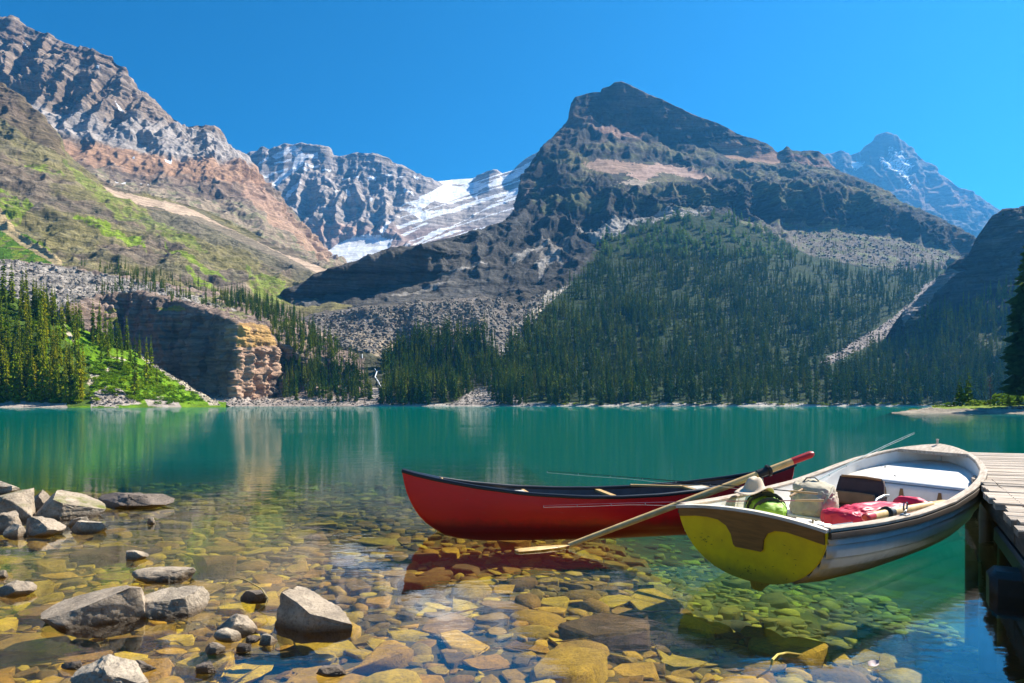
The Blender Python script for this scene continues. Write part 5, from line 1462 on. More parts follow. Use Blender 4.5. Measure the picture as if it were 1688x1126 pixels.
CAN_A, CAN_B = Vector((-1.115, 7.40, 0)), Vector((3.18, 8.20, 0))
CL = (CAN_B - CAN_A).length
can_yaw = math.atan2((CAN_B - CAN_A).y, (CAN_B - CAN_A).x)
canoe = thing('canoe', 'red canoe with black gunwales floating behind the rowing boat', 'canoe', CAN_A, can_yaw)
cs = np.concatenate([[0, .004, .01, .018, .028, .04, .055, .075, .1, .13], np.linspace(.17, .83, 23), 1 - np.array([.13, .1, .075, .055, .04, .028, .018, .01, .004, 0])])
def c_b(s): return np.interp(min(s, 1 - s), [0, .02, .05, .1, .2, .3, .4, .5], [.012, .035, .07, .13, .255, .36, .415, .43])
def c_g(s): return np.interp(min(s, 1 - s), [0, .03, .08, .16, .28, .4, .5], [.625, .585, .535, .47, .40, .365, .355])
def c_k(s): return np.interp(min(s, 1 - s), [0, .004, .01, .018, .028, .04, .055, .075, .1, .14, .2, .5], [.60, .50, .40, .315, .23, .155, .085, .02, -.045, -.09, -.11, -.12])
def canoe_sec(s, off=0.0, n=14):
    b, g, k = c_b(s) - off, c_g(s), c_k(s) + off
    out = []
    for j in range(n + 1):
        a = j / n * math.pi / 2
        y = max(b, 0.004) * math.sin(a) ** 0.62
        z = k + (g - k) * (1 - math.cos(a)) ** 0.95
        y *= 1 - 0.035 * (j / n) ** 4
        out.append((y, z))
    return out
def canoe_skin(off):
    V, F = [], []
    for s in cs:
        h = canoe_sec(s, off)
        for y, z in h[::-1]: V.append((s * CL, y, z))
        for y, z in h[1:]: V.append((s * CL, -y, z))
    m = 29
    for i in range(len(cs) - 1):
        for j in range(m - 1):
            a = i * m + j; F.append((a, a + 1, a + m + 1, a + m))
    return V, F
V, F = canoe_skin(0.0)
mb = MB(); mb.add(V, F); mb.build('hull', M_RED, canoe, 60)
V, F = canoe_skin(0.012)
mk('inner_skin', V, [f[::-1] for f in F], M_INNER, canoe, 60)
for sg in (1, -1):
    path = [(s * CL, sg * (c_b(s) * 0.965 + 0.004), c_g(s) + 0.006) for s in cs]
    MB().sweep(path, [(-.018, -.022), (.018, -.022), (.022, -.012), (.02, .008), (.012, .014), (-.012, .014), (-.02, .008), (-.022, -.012)]).build('gunwale', M_GUNW, canoe, 50)
for end in (0, 1):
    V, F = [], []
    ss = np.linspace(0.004, 0.085, 8)
    for s in ss:
        x = (s if end == 0 else 1 - s) * CL
        w = c_b(s) * 0.94; g = c_g(s)
        for k in range(-3, 4):
            V.append((x, w * k / 3, g + 0.012 + 0.018 * (1 - (k / 3) ** 2)))
    for i in range(7):
        for j in range(6):
            a = i * 7 + j; F.append((a, a + 1, a + 8, a + 7))
    mb = MB().add(V, F); mb.build('deck_plate', M_GUNW, canoe, 60)
    cxx = (0.092 if end == 0 else 0.908) * CL
    w = c_b(0.092)
    MB().tube([(cxx, -w * .95, c_g(.092)), (cxx, 0, c_g(.092) + .012), (cxx, w * .95, c_g(.092))], .012, 8).build('carry_handle', M_ASH, canoe)
for s, wide in ((0.27, 0.2), (0.74, 0.22)):
    w, g = c_b(s) * 0.82, c_g(s)
    seat = MB()
    for dx in (-0.12, 0.12):
        seat.box((s * CL + dx - .018, -w, g - .05), (s * CL + dx + .018, w, g - .025), bev=.004)
    for dy in (-.17, .17):
        seat.box((s * CL - .102, dy - .016, g - .049), (s * CL + .102, dy + .016, g - .026), bev=.004)
    so = seat.build('seat', M_ASH, canoe)
    wb = MB()
    for k in range(7):
        wb.box((s * CL - .1, -.15 + k * .045, g - .030), (s * CL + .1, -.15 + k * .045 + .034, g - .0225))
    wb.build('webbing', M_WEB, so)
s = 0.5
MB().sweep([(s * CL, -c_b(s) * .95, c_g(s) - .02), (s * CL, 0, c_g(s) - .02), (s * CL, c_b(s) * .95, c_g(s) - .02)], [(-.03, -.012), (.03, -.012), (.03, .012), (-.03, .012)]).build('thwart', M_ASH, canoe)

# a paddle lying in the canoe
def canoe_w(s, y, z):
    return Matrix.Rotation(can_yaw, 3, 'Z') @ Vector((s * CL, y, z)) + CAN_A
p0, p1 = canoe_w(0.585, 0.30, 0.392), canoe_w(0.83, 0.0, 0.37)
pad = thing('canoe_paddle', 'wooden paddle lying inside the red canoe', 'paddle', p0)
d = p1 - p0
MB().tube([(0, 0, 0), d * .5, d * .75], [.014, .014, .013], 8).build('shaft', M_ASH, pad)
MB().tube([d * .74, d * .8, d * .9, d * .97, d], [.014, .05, .07, .065, .02], 10, 0.14).build('blade', M_ASH, pad)
MB().tube([d * -.004 + Vector((0, .035, 0)), d * -.004, d * -.004 - Vector((0, .035, 0))], [.012, .015, .012], 8).build('grip', M_ASH, pad)

# ------------------------------------------------------------------ the white rowing boat
M_BOATW = m_plain('boat_white', (0.66, 0.68, 0.68), 0.45, 0.07, 3.0, bump=0.05, bscale=40.0, col2=(0.52, 0.52, 0.49), grime=((0.20, 0.17, 0.10), 0.10), scratch=(0.42, 0.42, 0.40))
M_BOATIN = m_plain('boat_inside_white', (0.78, 0.76, 0.72), 0.5, 0.06, 4.0, col2=(0.64, 0.60, 0.54))
M_YELLOW = m_plain('transom_yellow', (0.86, 0.66, 0.008), 0.55, 0.1, 7.0, bump=0.1, bscale=30, col2=(0.72, 0.52, 0.01), grime=((0.28, 0.22, 0.03), 0.06))
M_SCUFF = m_plain('scuff_marks', (0.10, 0.08, 0.02), 0.9)
M_BROWN = m_plain('varnished_wood', (0.24, 0.12, 0.035), 0.5, 0.2, 5.0, stretch=(10, 1.2, 10), bump=0.12, bscale=30)
M_GREYW = m_plain('weathered_gunwale', (0.50, 0.42, 0.34), 0.8, 0.16, 5.0, stretch=(1.2, 8, 8), bump=0.25, bscale=40, col2=(0.27, 0.20, 0.14))
M_CAP = m_plain('transom_cap_wood', (0.66, 0.60, 0.52), 0.8, 0.1, 6.0, stretch=(8, 1.2, 8), bump=0.2, col2=(0.45, 0.38, 0.30))
M_RUB = m_plain('dark_rub_strip', (0.07, 0.045, 0.03), 0.7, 0.2)
M_BLACK = m_plain('black_rubber', (0.012, 0.012, 0.014), 0.5)
M_METAL = m_plain('dull_metal', (0.45, 0.44, 0.42), 0.4, metal=0.9)
M_OAR = m_plain('oar_wood', (0.72, 0.50, 0.22), 0.45, 0.12, 5.0, stretch=(1.5, 1.5, 1.5), bump=0.08, col2=(0.50, 0.30, 0.10))
M_OARRED = m_plain('oar_grip_red', (0.50, 0.015, 0.02), 0.45)

BL = 4.40
B0 = Vector((1.755, 5.375, -0.045))
B_YAW = R(44.0)
BM = Matrix.Translation(B0) @ Matrix.Rotation(B_YAW, 4, 'Z') @ Matrix.Rotation(R(2.5), 4, 'X')
def bw(x, y, z): return BM @ Vector((x, y, z))
boat = thing('rowing_boat', 'white clinker rowing boat with a yellow transom, moored at the wooden dock', 'rowing boat', B0)
boat.matrix_world = BM
bs = np.concatenate([np.linspace(0, .7, 22), [.74, .78, .82, .855, .885, .91, .93, .95, .965, .978, .988, .995, 1.0]])
def r_b(s): return float(np.interp(s, [0, .1, .2, .35, .5, .65, .75, .82, .88, .92, .95, .975, .99, 1.0], [.565, .615, .655, .70, .715, .71, .68, .62, .52, .42, .32, .20, .11, .02]))
def r_g(s): return float(np.interp(s, [0, .15, .3, .5, .65, .75, .85, .93, 1.0], [.515, .49, .485, .515, .575, .635, .71, .785, .86]))
def r_k(s): return float(np.interp(s, [0, .1, .3, .6, .8, .88, .93, .96, .98, .99, 1.0], [.055, .01, -.03, -.05, -.03, .0, .06, .17, .33, .49, .80]))
RK = 0.22
def r_pt(s, t, off=0.0, side=1):
    """a point of the skin: t = 0 keel .. 1 gunwale, off = outwards"""
    b, g, k = r_b(s), r_g(s), r_k(s)
    a = t * math.pi / 2
    y = b * math.sin(a) ** 0.80
    z = k + (g - k) * (1 - math.cos(a)) ** 0.92
    e = 1e-3
    a2 = min(a + e, math.pi / 2); a1 = a2 - 2 * e
    dy = b * (max(math.sin(a2), 0) ** 0.80 - max(math.sin(a1), 0) ** 0.80); dz = (g - k) * ((1 - math.cos(a2)) ** 0.92 - (1 - math.cos(max(a1, 0))) ** 0.92)
    l = math.hypot(dy, dz) + 1e-9
    y += off * dz / l; z -= off * dy / l
    fade = max(0.0, 1 - s / 0.2)
    x = s * BL - RK * (z - 0.25) * fade
    return Vector((x, side * max(y, 0.0), z))
TB = [0.0, 0.30, 0.46, 0.60, 0.73, 0.86, 1.0]
for side in (1, -1):
    for k in range(6):
        V, F = [], []
        for s in bs:
            t0, t1 = TB[k], TB[k + 1]
            lip = 0.030 if k else 0.0
            rows = [(t0, -0.004), (t0, lip), (t0 * .6 + t1 * .4, 0.004 + lip * .45), (t1, 0.001)]
            for t, of in rows: V.append(r_pt(s, t, of, side))
        for i in range(len(bs) - 1):
            for j in range(3):
                a = i * 4 + j; F.append((a, a + 4, a + 5, a + 1))
        o = MB().add(V, F).build('strake', M_BOATW, boat, 30)
        # planks have thickness
        so = o.modifiers.new('thickness', 'SOLIDIFY'); so.thickness = 0.01; so.offset = -1
# liner
V, F = [], []
TT = np.linspace(0, 1, 12)
for s in bs:
    r_ = [r_pt(s, t, -0.03, 1) for t in TT[::-1]] + [r_pt(s, t, -0.03, -1) for t in TT[1:]]
    V += r_
m = 23
for i in range(len(bs) - 1):
    for j in range(m - 1):
        a = i * m + j; F.append((a, a + m, a + m + 1, a + 1))
mk('inner_skin', V, F, M_BOATIN, boat, 50)
# keel, skeg, stem
MB().sweep([r_pt(s, 0, 0) + Vector((0, 0, -.015)) for s in bs if s > 0.02], [(-.016, -.03), (.016, -.03), (.018, .02), (-.018, .02)]).build('keel', M_BOATW, boat)
sk = MB()
x00 = r_pt(0, 0, 0).x
sk.add([(x00 - .02, .03, .09), (x00 - .02, -.03, .09), (x00 + .02, .014, -.03), (x00 + .02, -.014, -.03), (x00 + .10, .012, -.06), (x00 + .10, -.012, -.06), (x00 + .3, .016, -.02), (x00 + .3, -.016, -.02)],
       [(0, 1, 3, 2), (2, 3, 5, 4), (4, 5, 7, 6), (0, 6, 7, 1), (0, 2, 4, 6), (1, 7, 5, 3)])
sk.build('skeg', M_YELLOW, boat)
# transom: a curved-edge board across the stern
def transom_outline(off, n=22):
    pts = [r_pt(0, t, off, 1) for t in np.linspace(1, 0, n)] + [r_pt(0, t, off, -1) for t in np.linspace(0, 1, n)[1:]]
    return pts
def prism(name, outline, thick, mat, parent, top=None, bev=0.006):
    """outline in the transom's own plane, extruded aft"""
    tdir = Vector((-1, 0, -RK)).normalized()
    bm = bmesh.new()
    vs = [bm.verts.new(p) for p in outline]
    f = bm.faces.new(vs)
    ex = bmesh.ops.extrude_face_region(bm, geom=[f])
    for v in [e for e in ex['geom'] if isinstance(e, bmesh.types.BMVert)]: v.co += tdir * thick
    bmesh.ops.recalc_face_normals(bm, faces=bm.faces)
    if bev:
        es = [e for e in bm.edges if len(e.link_faces) == 2 and e.calc_face_angle(0) > R(60)]
        bmesh.ops.bevel(bm, geom=es, offset=bev, segments=2, affect='EDGES')
    me = bpy.data.meshes.new(name); bm.to_mesh(me); bm.free()
    return mko(name, me, mat, parent, 35)
ol = transom_outline(0.016)
# crowned top edge
crown = []
gz = r_g(0)
for k in range(1, 14):
    u = 1 - 2 * k / 14
    zz = gz + 0.055 * (1 - u * u)
    crown.append(Vector((-RK * (zz - 0.25), -u * r_b(0), zz)))
prism('transom', [p for p in ol] + crown, 0.03, M_YELLOW, boat)
# the wooden top board with its drop for the motor
def tp(y, z): return Vector((-RK * (z - 0.25), y, z)) + Vector((-1, 0, -RK)).normalized() * 0.030
bw_ = r_b(0)
brd = []
for k in range(0, 15):
    u = 1 - 2 * k / 14
    brd.append(tp(u * (bw_ + .004), gz + 0.052 * (1 - u * u) + 0.004))
low = [(-bw_ - .002, gz - .085), (-.40, gz - .055), (-.30, gz - .04), (-.22, gz - .045), (-.16, gz - .075), (-.128, gz - .13), (-.118, gz - .205), (-.10, gz - .222), (.10, gz - .222), (.118, gz - .205), (.13, gz - .13), (.165, gz - .07), (.23, gz - .035), (.32, gz - .028), (.42, gz - .035), (bw_ + .002, gz - .06)]
brd += [tp(y, z) for y, z in low]
prism('transom_board', brd, 0.016, M_BROWN, boat, bev=0.003)
cp = [tp(u * (bw_ + .02), gz + 0.052 * (1 - u * u) + 0.012) + Vector((.012, 0, 0)) for u in np.linspace(1, -1, 17)]
MB().sweep(cp, [(-.034, -.012), (.034, -.012), (.034, .010), (-.034, .010)]).build('transom_cap', M_CAP, boat, 35)
# scuffs on the yellow paint
sc_ = MB(); rr = random.Random(5)
for cy_, cz_, n_, sp in ((.36, .30, 16, .045), (-.02, .12, 9, .03), (-.25, .17, 8, .1), (.1, .2, 7, .12), (-.3, .3, 6, .08)):
    for k in range(n_):
        y, z = cy_ + rr.gauss(0, sp), cz_ + rr.gauss(0, sp * .6)
        L_, a_ = rr.uniform(.004, .018), rr.uniform(0, 3.14)
        c = tp(y, z) + Vector((-.0012, 0, 0)); d_ = Vector((0, math.cos(a_), math.sin(a_))) * L_; e_ = Vector((0, -math.sin(a_), math.cos(a_))) * rr.uniform(.001, .003)
        bb = len(sc_.V); sc_.V += [tuple(c - d_), tuple(c + e_), tuple(c + d_), tuple(c - e_)]; sc_.F += [(bb, bb + 1, bb + 2, bb + 3)]
sc_.build('scuff_marks', M_SCUFF, boat, None)
# gunwales and rub strips
for side in (1, -1):
    path = [r_pt(s, 1, 0.0, side) + Vector((0, 0, .012)) for s in bs]
    MB().sweep(path, [(-.032, -.012), (.032, -.012), (.034, .006), (.026, .014), (-.026, .014), (-.034, .006)]).build('gunwale', M_GREYW, boat, 40)
    path = [r_pt(s, 0.985, 0.022, side) + Vector((0, 0, -.022)) for s in bs]
    MB().sweep(path, [(-.014, -.022), (.014, -.022), (.016, 0), (.014, .020), (-.014, .020)]).build('rub_strip', M_RUB, boat, 40)
# breasthook
bh = [r_pt(s, 1, -.02, 1) + Vector((0, 0, .032)) for s in (.93, .95, .97, .985, 1.0)] + [r_pt(s, 1, -.02, -1) + Vector((0, 0, .032)) for s in (.985, .97, .95, .93)]
V = bh + [p - Vector((0, 0, .035)) for p in bh]
n = len(bh)
MB().add(V, [tuple(range(n)), tuple(range(2 * n - 1, n - 1, -1))] + [(i, (i + 1) % n, n + (i + 1) % n, n + i) for i in range(n)]).build('breasthook', M_GREYW, boat)
MB().tube([r_pt(1, 1, 0) + Vector((-.05, 0, .03)), r_pt(1, 1, 0) + Vector((-.05, 0, .07)), r_pt(1, 1, 0) + Vector((-.05, 0, .085))], [.012, .012, .02], 8).build('bow_fitting', M_METAL, boat)

def deck(name, s0, s1, zf, mat, parent, thick=0.02, inset=0.034, n=12):
    V, F = [], []
    ss = np.linspace(s0, s1, n)
    for s in ss:
        z = zf(s)
        g, k, b = r_g(s), r_k(s), r_b(s)
        q = min(max((z - k) / (g - k), 0.02), 1.0)
        a = math.acos(max(0.0, 1 - q ** (1 / .92)))
        w = max(b * math.sin(a) ** .80 - inset, 0.004)
        for j in range(-6, 7):
            V.append((s * BL, w * j / 6, z))
    for i in range(n - 1):
        for j in range(12):
            a = i * 13 + j; F.append((a, a + 1, a + 14, a + 13))
    o = mk(name, V, F, mat, parent, 60)
    md = o.modifiers.new('thickness', 'SOLIDIFY'); md.thickness = thick; md.offset = -1
    return o
SB = 0.745
zdk = lambda s: 0.50 + (s - SB) * 0.75
deck('bow_deck', SB, 0.985, zdk, M_BOATIN, boat)
deck('floor', 0.08, SB, lambda s: 0.06, M_BOATIN, boat)
deck('stern_bench', 0.035, 0.20, lambda s: 0.30, M_BOATIN, boat)
deck('thwart', 0.33, 0.47, lambda s: 0.305, M_BOATIN, boat)
# bulkhead under the fore deck
V = []
zz = np.linspace(0.05, zdk(SB), 9)
for z in zz:
    g, k, b = r_g(SB), r_k(SB), r_b(SB)
    q = min((z - k) / (g - k), 1.0); a = math.acos(max(0.0, 1 - q ** (1 / .92)))
    w = b * math.sin(a) ** .80 - 0.034
    for j in range(-4, 5): V.append((SB * BL - 0.004, w * j / 4, z - 0.002))
F = [(i * 9 + j, i * 9 + j + 1, i * 9 + j + 10, i * 9 + j + 9) for i in range(8) for j in range(8)]
bk = mk('bulkhead', V, F, M_BOATIN, boat, 60)
bk.modifiers.new('thickness', 'SOLIDIFY').thickness = 0.02
for y in (.20, .03, -.33):
    MB().add([(SB * BL - .03, y + .012, .46), (SB * BL - .03, y - .014, .46), (SB * BL - .03, y - .03, .36), (SB * BL - .03, y - .022, .27), (SB * BL - .03, y + .02, .27), (SB * BL - .03, y + .026, .36),
              (SB * BL - .012, y + .012, .46), (SB * BL - .012, y - .014, .46), (SB * BL - .012, y - .03, .36), (SB * BL - .012, y - .022, .27), (SB * BL - .012, y + .02, .27), (SB * BL - .012, y + .026, .36)],
             [(0, 1, 2, 3, 4, 5), (11, 10, 9, 8, 7, 6)] + [(i, (i + 1) % 6, 6 + (i + 1) % 6, 6 + i) for i in range(6)]).build('strap', M_BROWN, bk)
# hatch in the fore deck and its two latches
def dz(x): return zdk(x / BL) + 0.004
hx, hy = 3.72, 0.02
ring = [(hx + .17 * math.cos(a), hy + .24 * math.sin(a), dz(hx + .17 * math.cos(a)) + .003) for a in np.linspace(0, 2 * math.pi, 41)]
MB().tube(ring, .006, 6).build('hatch_rim', M_METAL, boat)
for (lx, ly, ln) in ((3.80, .27, .10), (3.48, .10, .06)):
    l_ = MB()
    l_.box((lx - .012, ly - ln, dz(lx)), (lx + .012, ly + ln, dz(lx) + .012), bev=.003)
    l_.tube([(lx, ly + ln, dz(lx) + .01), (lx + .02, ly + ln + .02, dz(lx) + .03), (lx, ly + ln + .035, dz(lx) + .01)], .005, 6)
    l_.build('latch', M_RUB, boat)
# rowlocks
def rowlock(s, side):
    p = r_pt(s, 1, 0, side) + Vector((0, 0, .03))
    rl = MB()
    rl.box((p.x - .05, p.y - .025, p.z - .012), (p.x + .05, p.y + .025, p.z + .006), bev=.004)
    rl.tube([p, p + Vector((0, 0, .03))], .010, 8)
    u = [p + Vector((.04 * math.sin(a), 0, .065 - .04 * math.cos(a))) for a in np.linspace(-2.3, 2.3, 15)]
    rl.tube(u, .007, 6, up=Vector((0, 1, 0)))
    rl.build('rowlock', M_METAL, boat)
    return p
# a few ropes' worth of hardware
MB().tube([(r_pt(.03, 1, 0, -1) + Vector((.02, .05, .02))), (r_pt(.1, 1, 0, -1) + Vector((.0, .06, .02)))], .004, 6).build('cleat', M_METAL, boat)

# ------------------------------------------------------------------ oars
def oar(label, tip, neck, grip0, end, collar_t, bend=None):
    """blade tip, blade neck, start and end of the red grip"""
    t = thing('oar', label, 'oar', neck)
    d = (end - neck)
    MB().tube([Vector((0, 0, 0)), d * .25, d * .55, grip0 - neck], [.025, .029, .032, .033], 12).build('shaft', M_OAR, t)
    MB().tube([grip0 - neck, (grip0 - neck) * .2 + d * .8, d * .99, d], [.0333, .034, .032, .018], 12).build('grip', M_OARRED, t)
    w = tip - neck
    MB().tube([Vector((0, 0, 0)) + d * .02, w * .06, w * .25, w * .6, w * .9, w * .985, w], [.018, .022, .048, .062, .058, .045, .02], 14, 0.22).build('blade', M_OAR, t)
    c0 = d * collar_t
    u = d.normalized()
    cl = MB()
    cl.tube([c0 - u * .07, c0 - u * .066, c0 + u * .066, c0 + u * .07], [.033, .040, .040, .033], 12)
    cl.tube([c0 + u * .03, c0 + u * .034, c0 + u * .052, c0 + u * .056], [.040, .056, .056, .040], 14)
    cl.build('collar', M_BLACK, t)
    return t
pl = r_pt(.315, 1, 0, 1)
neck = at_z(938, 899, 0.015)
rl1 = bw(*(rowlock(.335, 1) + Vector((0, 0, .07))))
end = at_y(1341, 747.5, rl1.y - 0.12)
g0 = neck.lerp(end, 0.91)
oar('long oar leaning out over the stern quarter with its blade in the water', at_z(850, 908, 0.01), neck, g0, end, (rl1 - neck).length / (end - neck).length)
lk = rowlock(.26, -1)
e2 = bw(.66, -.55, .525); n2_ = bw(2.05, -.60, .50)
dd = (n2_ - e2)
oar('oar shipped inside along the near gunwale beside the red bag', e2 + dd * 1.28, n2_, e2 + dd * .10, e2, 0.68)

# ------------------------------------------------------------------ baggage
def soft(name, dims, mat, parent, seed, e1=0.55, e2=0.7, wr=0.05, sub=5, loc=(0, 0, 0), rot=(0, 0, 0), stretch=(1, 1, 1), flatb=0.6):
    """a stuffed cloth shape: rounded box with creases and sag"""
    bm = bmesh.new(); bmesh.ops.create_icosphere(bm, subdivisions=sub, radius=1.0)
    v = np.array([x.co[:] for x in bm.verts]); f = [[q.index for q in x.verts] for x in bm.faces]; bm.free()
    az = np.arctan2(v[:, 1], v[:, 0]); el = np.arcsin(np.clip(v[:, 2], -1, 1))
    pw = lambda a, e: np.sign(a) * np.abs(a) ** e
    p = np.stack([pw(np.cos(el), e1) * pw(np.cos(az), e2), pw(np.cos(el), e1) * pw(np.sin(az), e2), pw(np.sin(el), e1)], 1)
    p[:, 2] = np.where(p[:, 2] < -flatb, -flatb + (p[:, 2] + flatb) * .15, p[:, 2])
    D = np.array(dims) * .5
    q = p * D
    s = max(dims)
    w = q / s * np.array(stretch) * 5 + seed * 5.3
    k = fbm(w, 3) * 0.9 + (ridged(w * 1.3 + 2.0, 3) - .6) * 1.0 + 0.35 * (ridged(w * 3.1, 2) - .6)
    nn = p / (np.linalg.norm(p, axis=1, keepdims=True) + 1e-6)
    q = q + nn * (k * wr * s)[:, None]
    q[:, 2] -= q[:, 2].min()
    me = bpy.data.meshes.new(name); me.from_pydata([tuple(x) for x in q], [], f); me.update()
    o = mko(name, me, mat, parent, 180)
    o.location = loc; o.rotation_euler = rot
    return o
def in_boat(o, x, y, z, rz=0.0):
    o.matrix_world = BM @ Matrix.Translation((x, y, z)) @ Matrix.Rotation(rz, 4, 'Z')
M_REDBAG = m_plain('red_nylon', (0.62, 0.012, 0.06), 0.5, 0.1, 4.0, bump=0.15, bscale=25)
M_GREENBAG = m_plain('lime_nylon', (0.26, 0.46, 0.02), 0.6, 0.1, 5.0)
M_TANBAG = m_plain('tan_canvas', (0.46, 0.41, 0.31), 0.9, 0.12, 6.0, bump=0.2, bscale=60)
M_CREAM = m_plain('cream_cloth', (0.66, 0.52, 0.38), 0.9, 0.08, 6.0, bump=0.1)
M_DARKCL = m_plain('dark_brown_canvas', (0.075, 0.05, 0.05), 0.85, 0.15)
M_CHAIRW = m_plain('tan_leather', (0.34, 0.19, 0.08), 0.7, 0.15)
M_STRAP = m_plain('black_webbing', (0.02, 0.022, 0.02), 0.8)

t = thing('red_bag', 'bright red waterproof bag lying on the thwart of the rowing boat', 'bag'); in_boat(t, 1.80, -.26, .305, R(-22))
soft('bag_body', (.82, .32, .19), M_REDBAG, t, 3, .55, .6, .035, stretch=(.7, 2, 2))
soft('folded_end', (.34, .40, .17), M_REDBAG, t, 4, .6, .7, .05, loc=(-.40, -.02, -.01), rot=(0, R(6), R(20)))
soft('rolled_top', (.12, .37, .26), M_REDBAG, t, 6, .6, .5, .04, loc=(.40, .0, .0), sub=4)
t = thing('tan_pack', 'crumpled tan canvas pack between the green pack and the red bag', 'bag'); in_boat(t, 1.70, .28, .305, R(15))
soft('pack_body', (.46, .40, .30), M_TANBAG, t, 8, .6, .75, .07)
soft('pack_flap', (.30, .36, .12), M_TANBAG, t, 9, .7, .8, .08, loc=(-.03, .0, .20), rot=(R(8), R(-10), 0), sub=4)
MB().tube([(-.24, -.05, .06), (-.20, -.14, .20), (-.05, -.17, .29), (.1, -.15, .27), (.21, -.13, .13)], [.012] * 5, 6, .4).build('shoulder_strap', M_TANBAG, t)
MB().tube([(-.1, .1, .29), (-.06, .06, .35), (.0, .0, .35), (.03, -.05, .30)], [.01] * 4, 6, .5).build('grab_handle', M_STRAP, t)
t = thing('green_pack', 'lime green pack with black straps lying in the stern under the pale cloth', 'backpack'); in_boat(t, .93, .36, .30, R(35))
g_ = soft('pack_body', (.58, .30, .27), M_GREENBAG, t, 11, .6, .7, .035)
for x, q in ((-.19, .80), (-.03, .97), (.14, .90)):
    pts = [(x + .03 * math.sin(a * 2), -.158 * q * math.cos(a), .125 + .145 * q * math.sin(a)) for a in np.linspace(-.5, 3.6, 14)]
    MB().tube(pts, .017, 6, .3, up=Vector((1, 0, 0))).build('strap', M_STRAP, t)
t = thing('pale_cloth', 'pale cream sun hat lying on top of the green pack', 'hat'); in_boat(t, .88, .45, .54, R(20))
V, F = [], []
nr, na = 12, 36
for i in range(nr + 1):
    r_ = i / nr
    for k in range(na):
        a = 2 * math.pi * k / na
        rad_ = .20 * r_
        z = .10 * (1 - sstep(.25, .62, r_)) + .012 * math.sin(3 * a + 1) * r_ * 2 + .02 * math.sin(2 * a) * r_ ** 2 * 2 - .05 * max(0, r_ - .6) * (1.2 + math.cos(a))
        V.append((rad_ * math.cos(a) * 1.05, rad_ * math.sin(a) * .82, float(z) + .05))
for i in range(nr):
    for k in range(na):
        F.append((i * na + k, i * na + (k + 1) % na, (i + 1) * na + (k + 1) % na, (i + 1) * na + k))
o = mk('hat_cloth', V, F, M_CREAM, t, 180); o.modifiers.new('thickness', 'SOLIDIFY').thickness = .004
# brown chair back and its side frame
t = thing('folding_seat', 'dark brown folding boat seat with a tan edge in front of the white bulkhead', 'seat'); in_boat(t, 2.42, .17, .13, R(0))
def panel(w, h, th, tilt, mat, name, loc):
    m_ = MB(); n = 8
    V, F = [], []
    for i in range(n + 1):
        for j in range(n + 1):
            u, v_ = i / n - .5, j / n
            V.append((.05 * (1 - 4 * u * u) + math.sin(tilt) * v_ * h, u * w * (1 - .12 * v_ ** 3), math.cos(tilt) * v_ * h))
    for i in range(n):
        for j in range(n):
            a = i * (n + 1) + j; F.append((a, a + 1, a + n + 2, a + n + 1))
    o = mk(name, V, F, mat, t, 60); o.location = loc
    o.modifiers.new('thickness', 'SOLIDIFY').thickness = th
    return o
panel(.46, .37, .03, R(14), M_DARKCL, 'backrest', (0, 0, .12))
panel(.40, .12, .02, R(14), M_CHAIRW, 'back_pad', (-.035, .02, .22))
MB().box((-.38, -.24, .14), (.0, .24, .19), bev=.015).build('seat_pad', M_DARKCL, t)
for sg in (1, -1):
    MB().tube([(-.36, sg * .27, 0), (-.33, sg * .27, .24), (-.24, sg * .27, .33), (-.05, sg * .27, .35), (.08, sg * .27, .34)], .012, 8).build('side_frame', M_METAL, t)
    MB().add([(-.33, sg * .262, .05), (.02, sg * .262, .05), (.06, sg * .262, .32), (-.24, sg * .262, .31), (-.33, sg * .254, .05), (.02, sg * .254, .05), (.06, sg * .254, .32), (-.24, sg * .254, .31)],
             [(0, 1, 2, 3), (7, 6, 5, 4), (0, 4, 5, 1), (1, 5, 6, 2), (2, 6, 7, 3), (3, 7, 4, 0)]).build('side_panel', M_DARKCL, t)
MB().tube([(.093, -.19, .48), (.138, 0, .484), (.093, .19, .48)], .012, 8).build('top_edge', M_CHAIRW, t)

# ------------------------------------------------------------------ fishing rods
M_ROD = m_plain('rod_blank', (0.02, 0.02, 0.025), 0.35)
M_RODRED = m_plain('rod_pink', (0.55, 0.20, 0.24), 0.4)
M_RODLT = m_plain('rod_pale', (0.35, 0.45, 0.42), 0.4)
M_CORK = m_plain('cork', (0.42, 0.27, 0.14), 0.8)
M_LINE = m_plain('fishing_line', (0.75, 0.78, 0.75), 0.4)
def rod(label, butt, tip, mat, sag=0.0, r0=0.0055, rings=7, line=True):
    t = thing('fishing_rod', label, 'fishing rod', butt)
    d = tip - butt
    P_ = lambda u: d * u + Vector((0, 0, -sag * u * u + sag * u))
    n = 16
    MB().tube([P_(.10 + .9 * k / n) for k in range(n + 1)], [r0 * (1 - .72 * k / n) for k in range(n + 1)], 6).build('blank', mat, t)
    MB().tube([P_(0), P_(.02), P_(.08), P_(.10)], [.009, .010, .009, .006], 8).build('handle', M_CORK, t)
    rg = MB()
    for k in range(rings):
        u = .25 + .75 * k / (rings - 1)
        c = P_(u) + Vector((0, 0, -.010))
        rg.tube([c + Vector((.0, .006 * math.cos(a), .009 * math.sin(a))) for a in np.linspace(0, 6.283, 9)], .0018, 4, up=Vector((1, 0, 0)))
    rg.build('line_guides', M_METAL, t)
    if line:
        MB().tube([P_(u) + Vector((0, 0, -.016 - .03 * math.sin(u * 9) ** 2 * (1 - u))) for u in np.linspace(.15, 1, 20)], .0012, 4).build('line', M_LINE, t)
    return t
b1 = bw(1.35, .10, .56)
rod('dark fishing rod reaching over the canoe, upper of the pair at the stern', b1, at_y(902, 776.5, 7.0), M_ROD, 0.03)
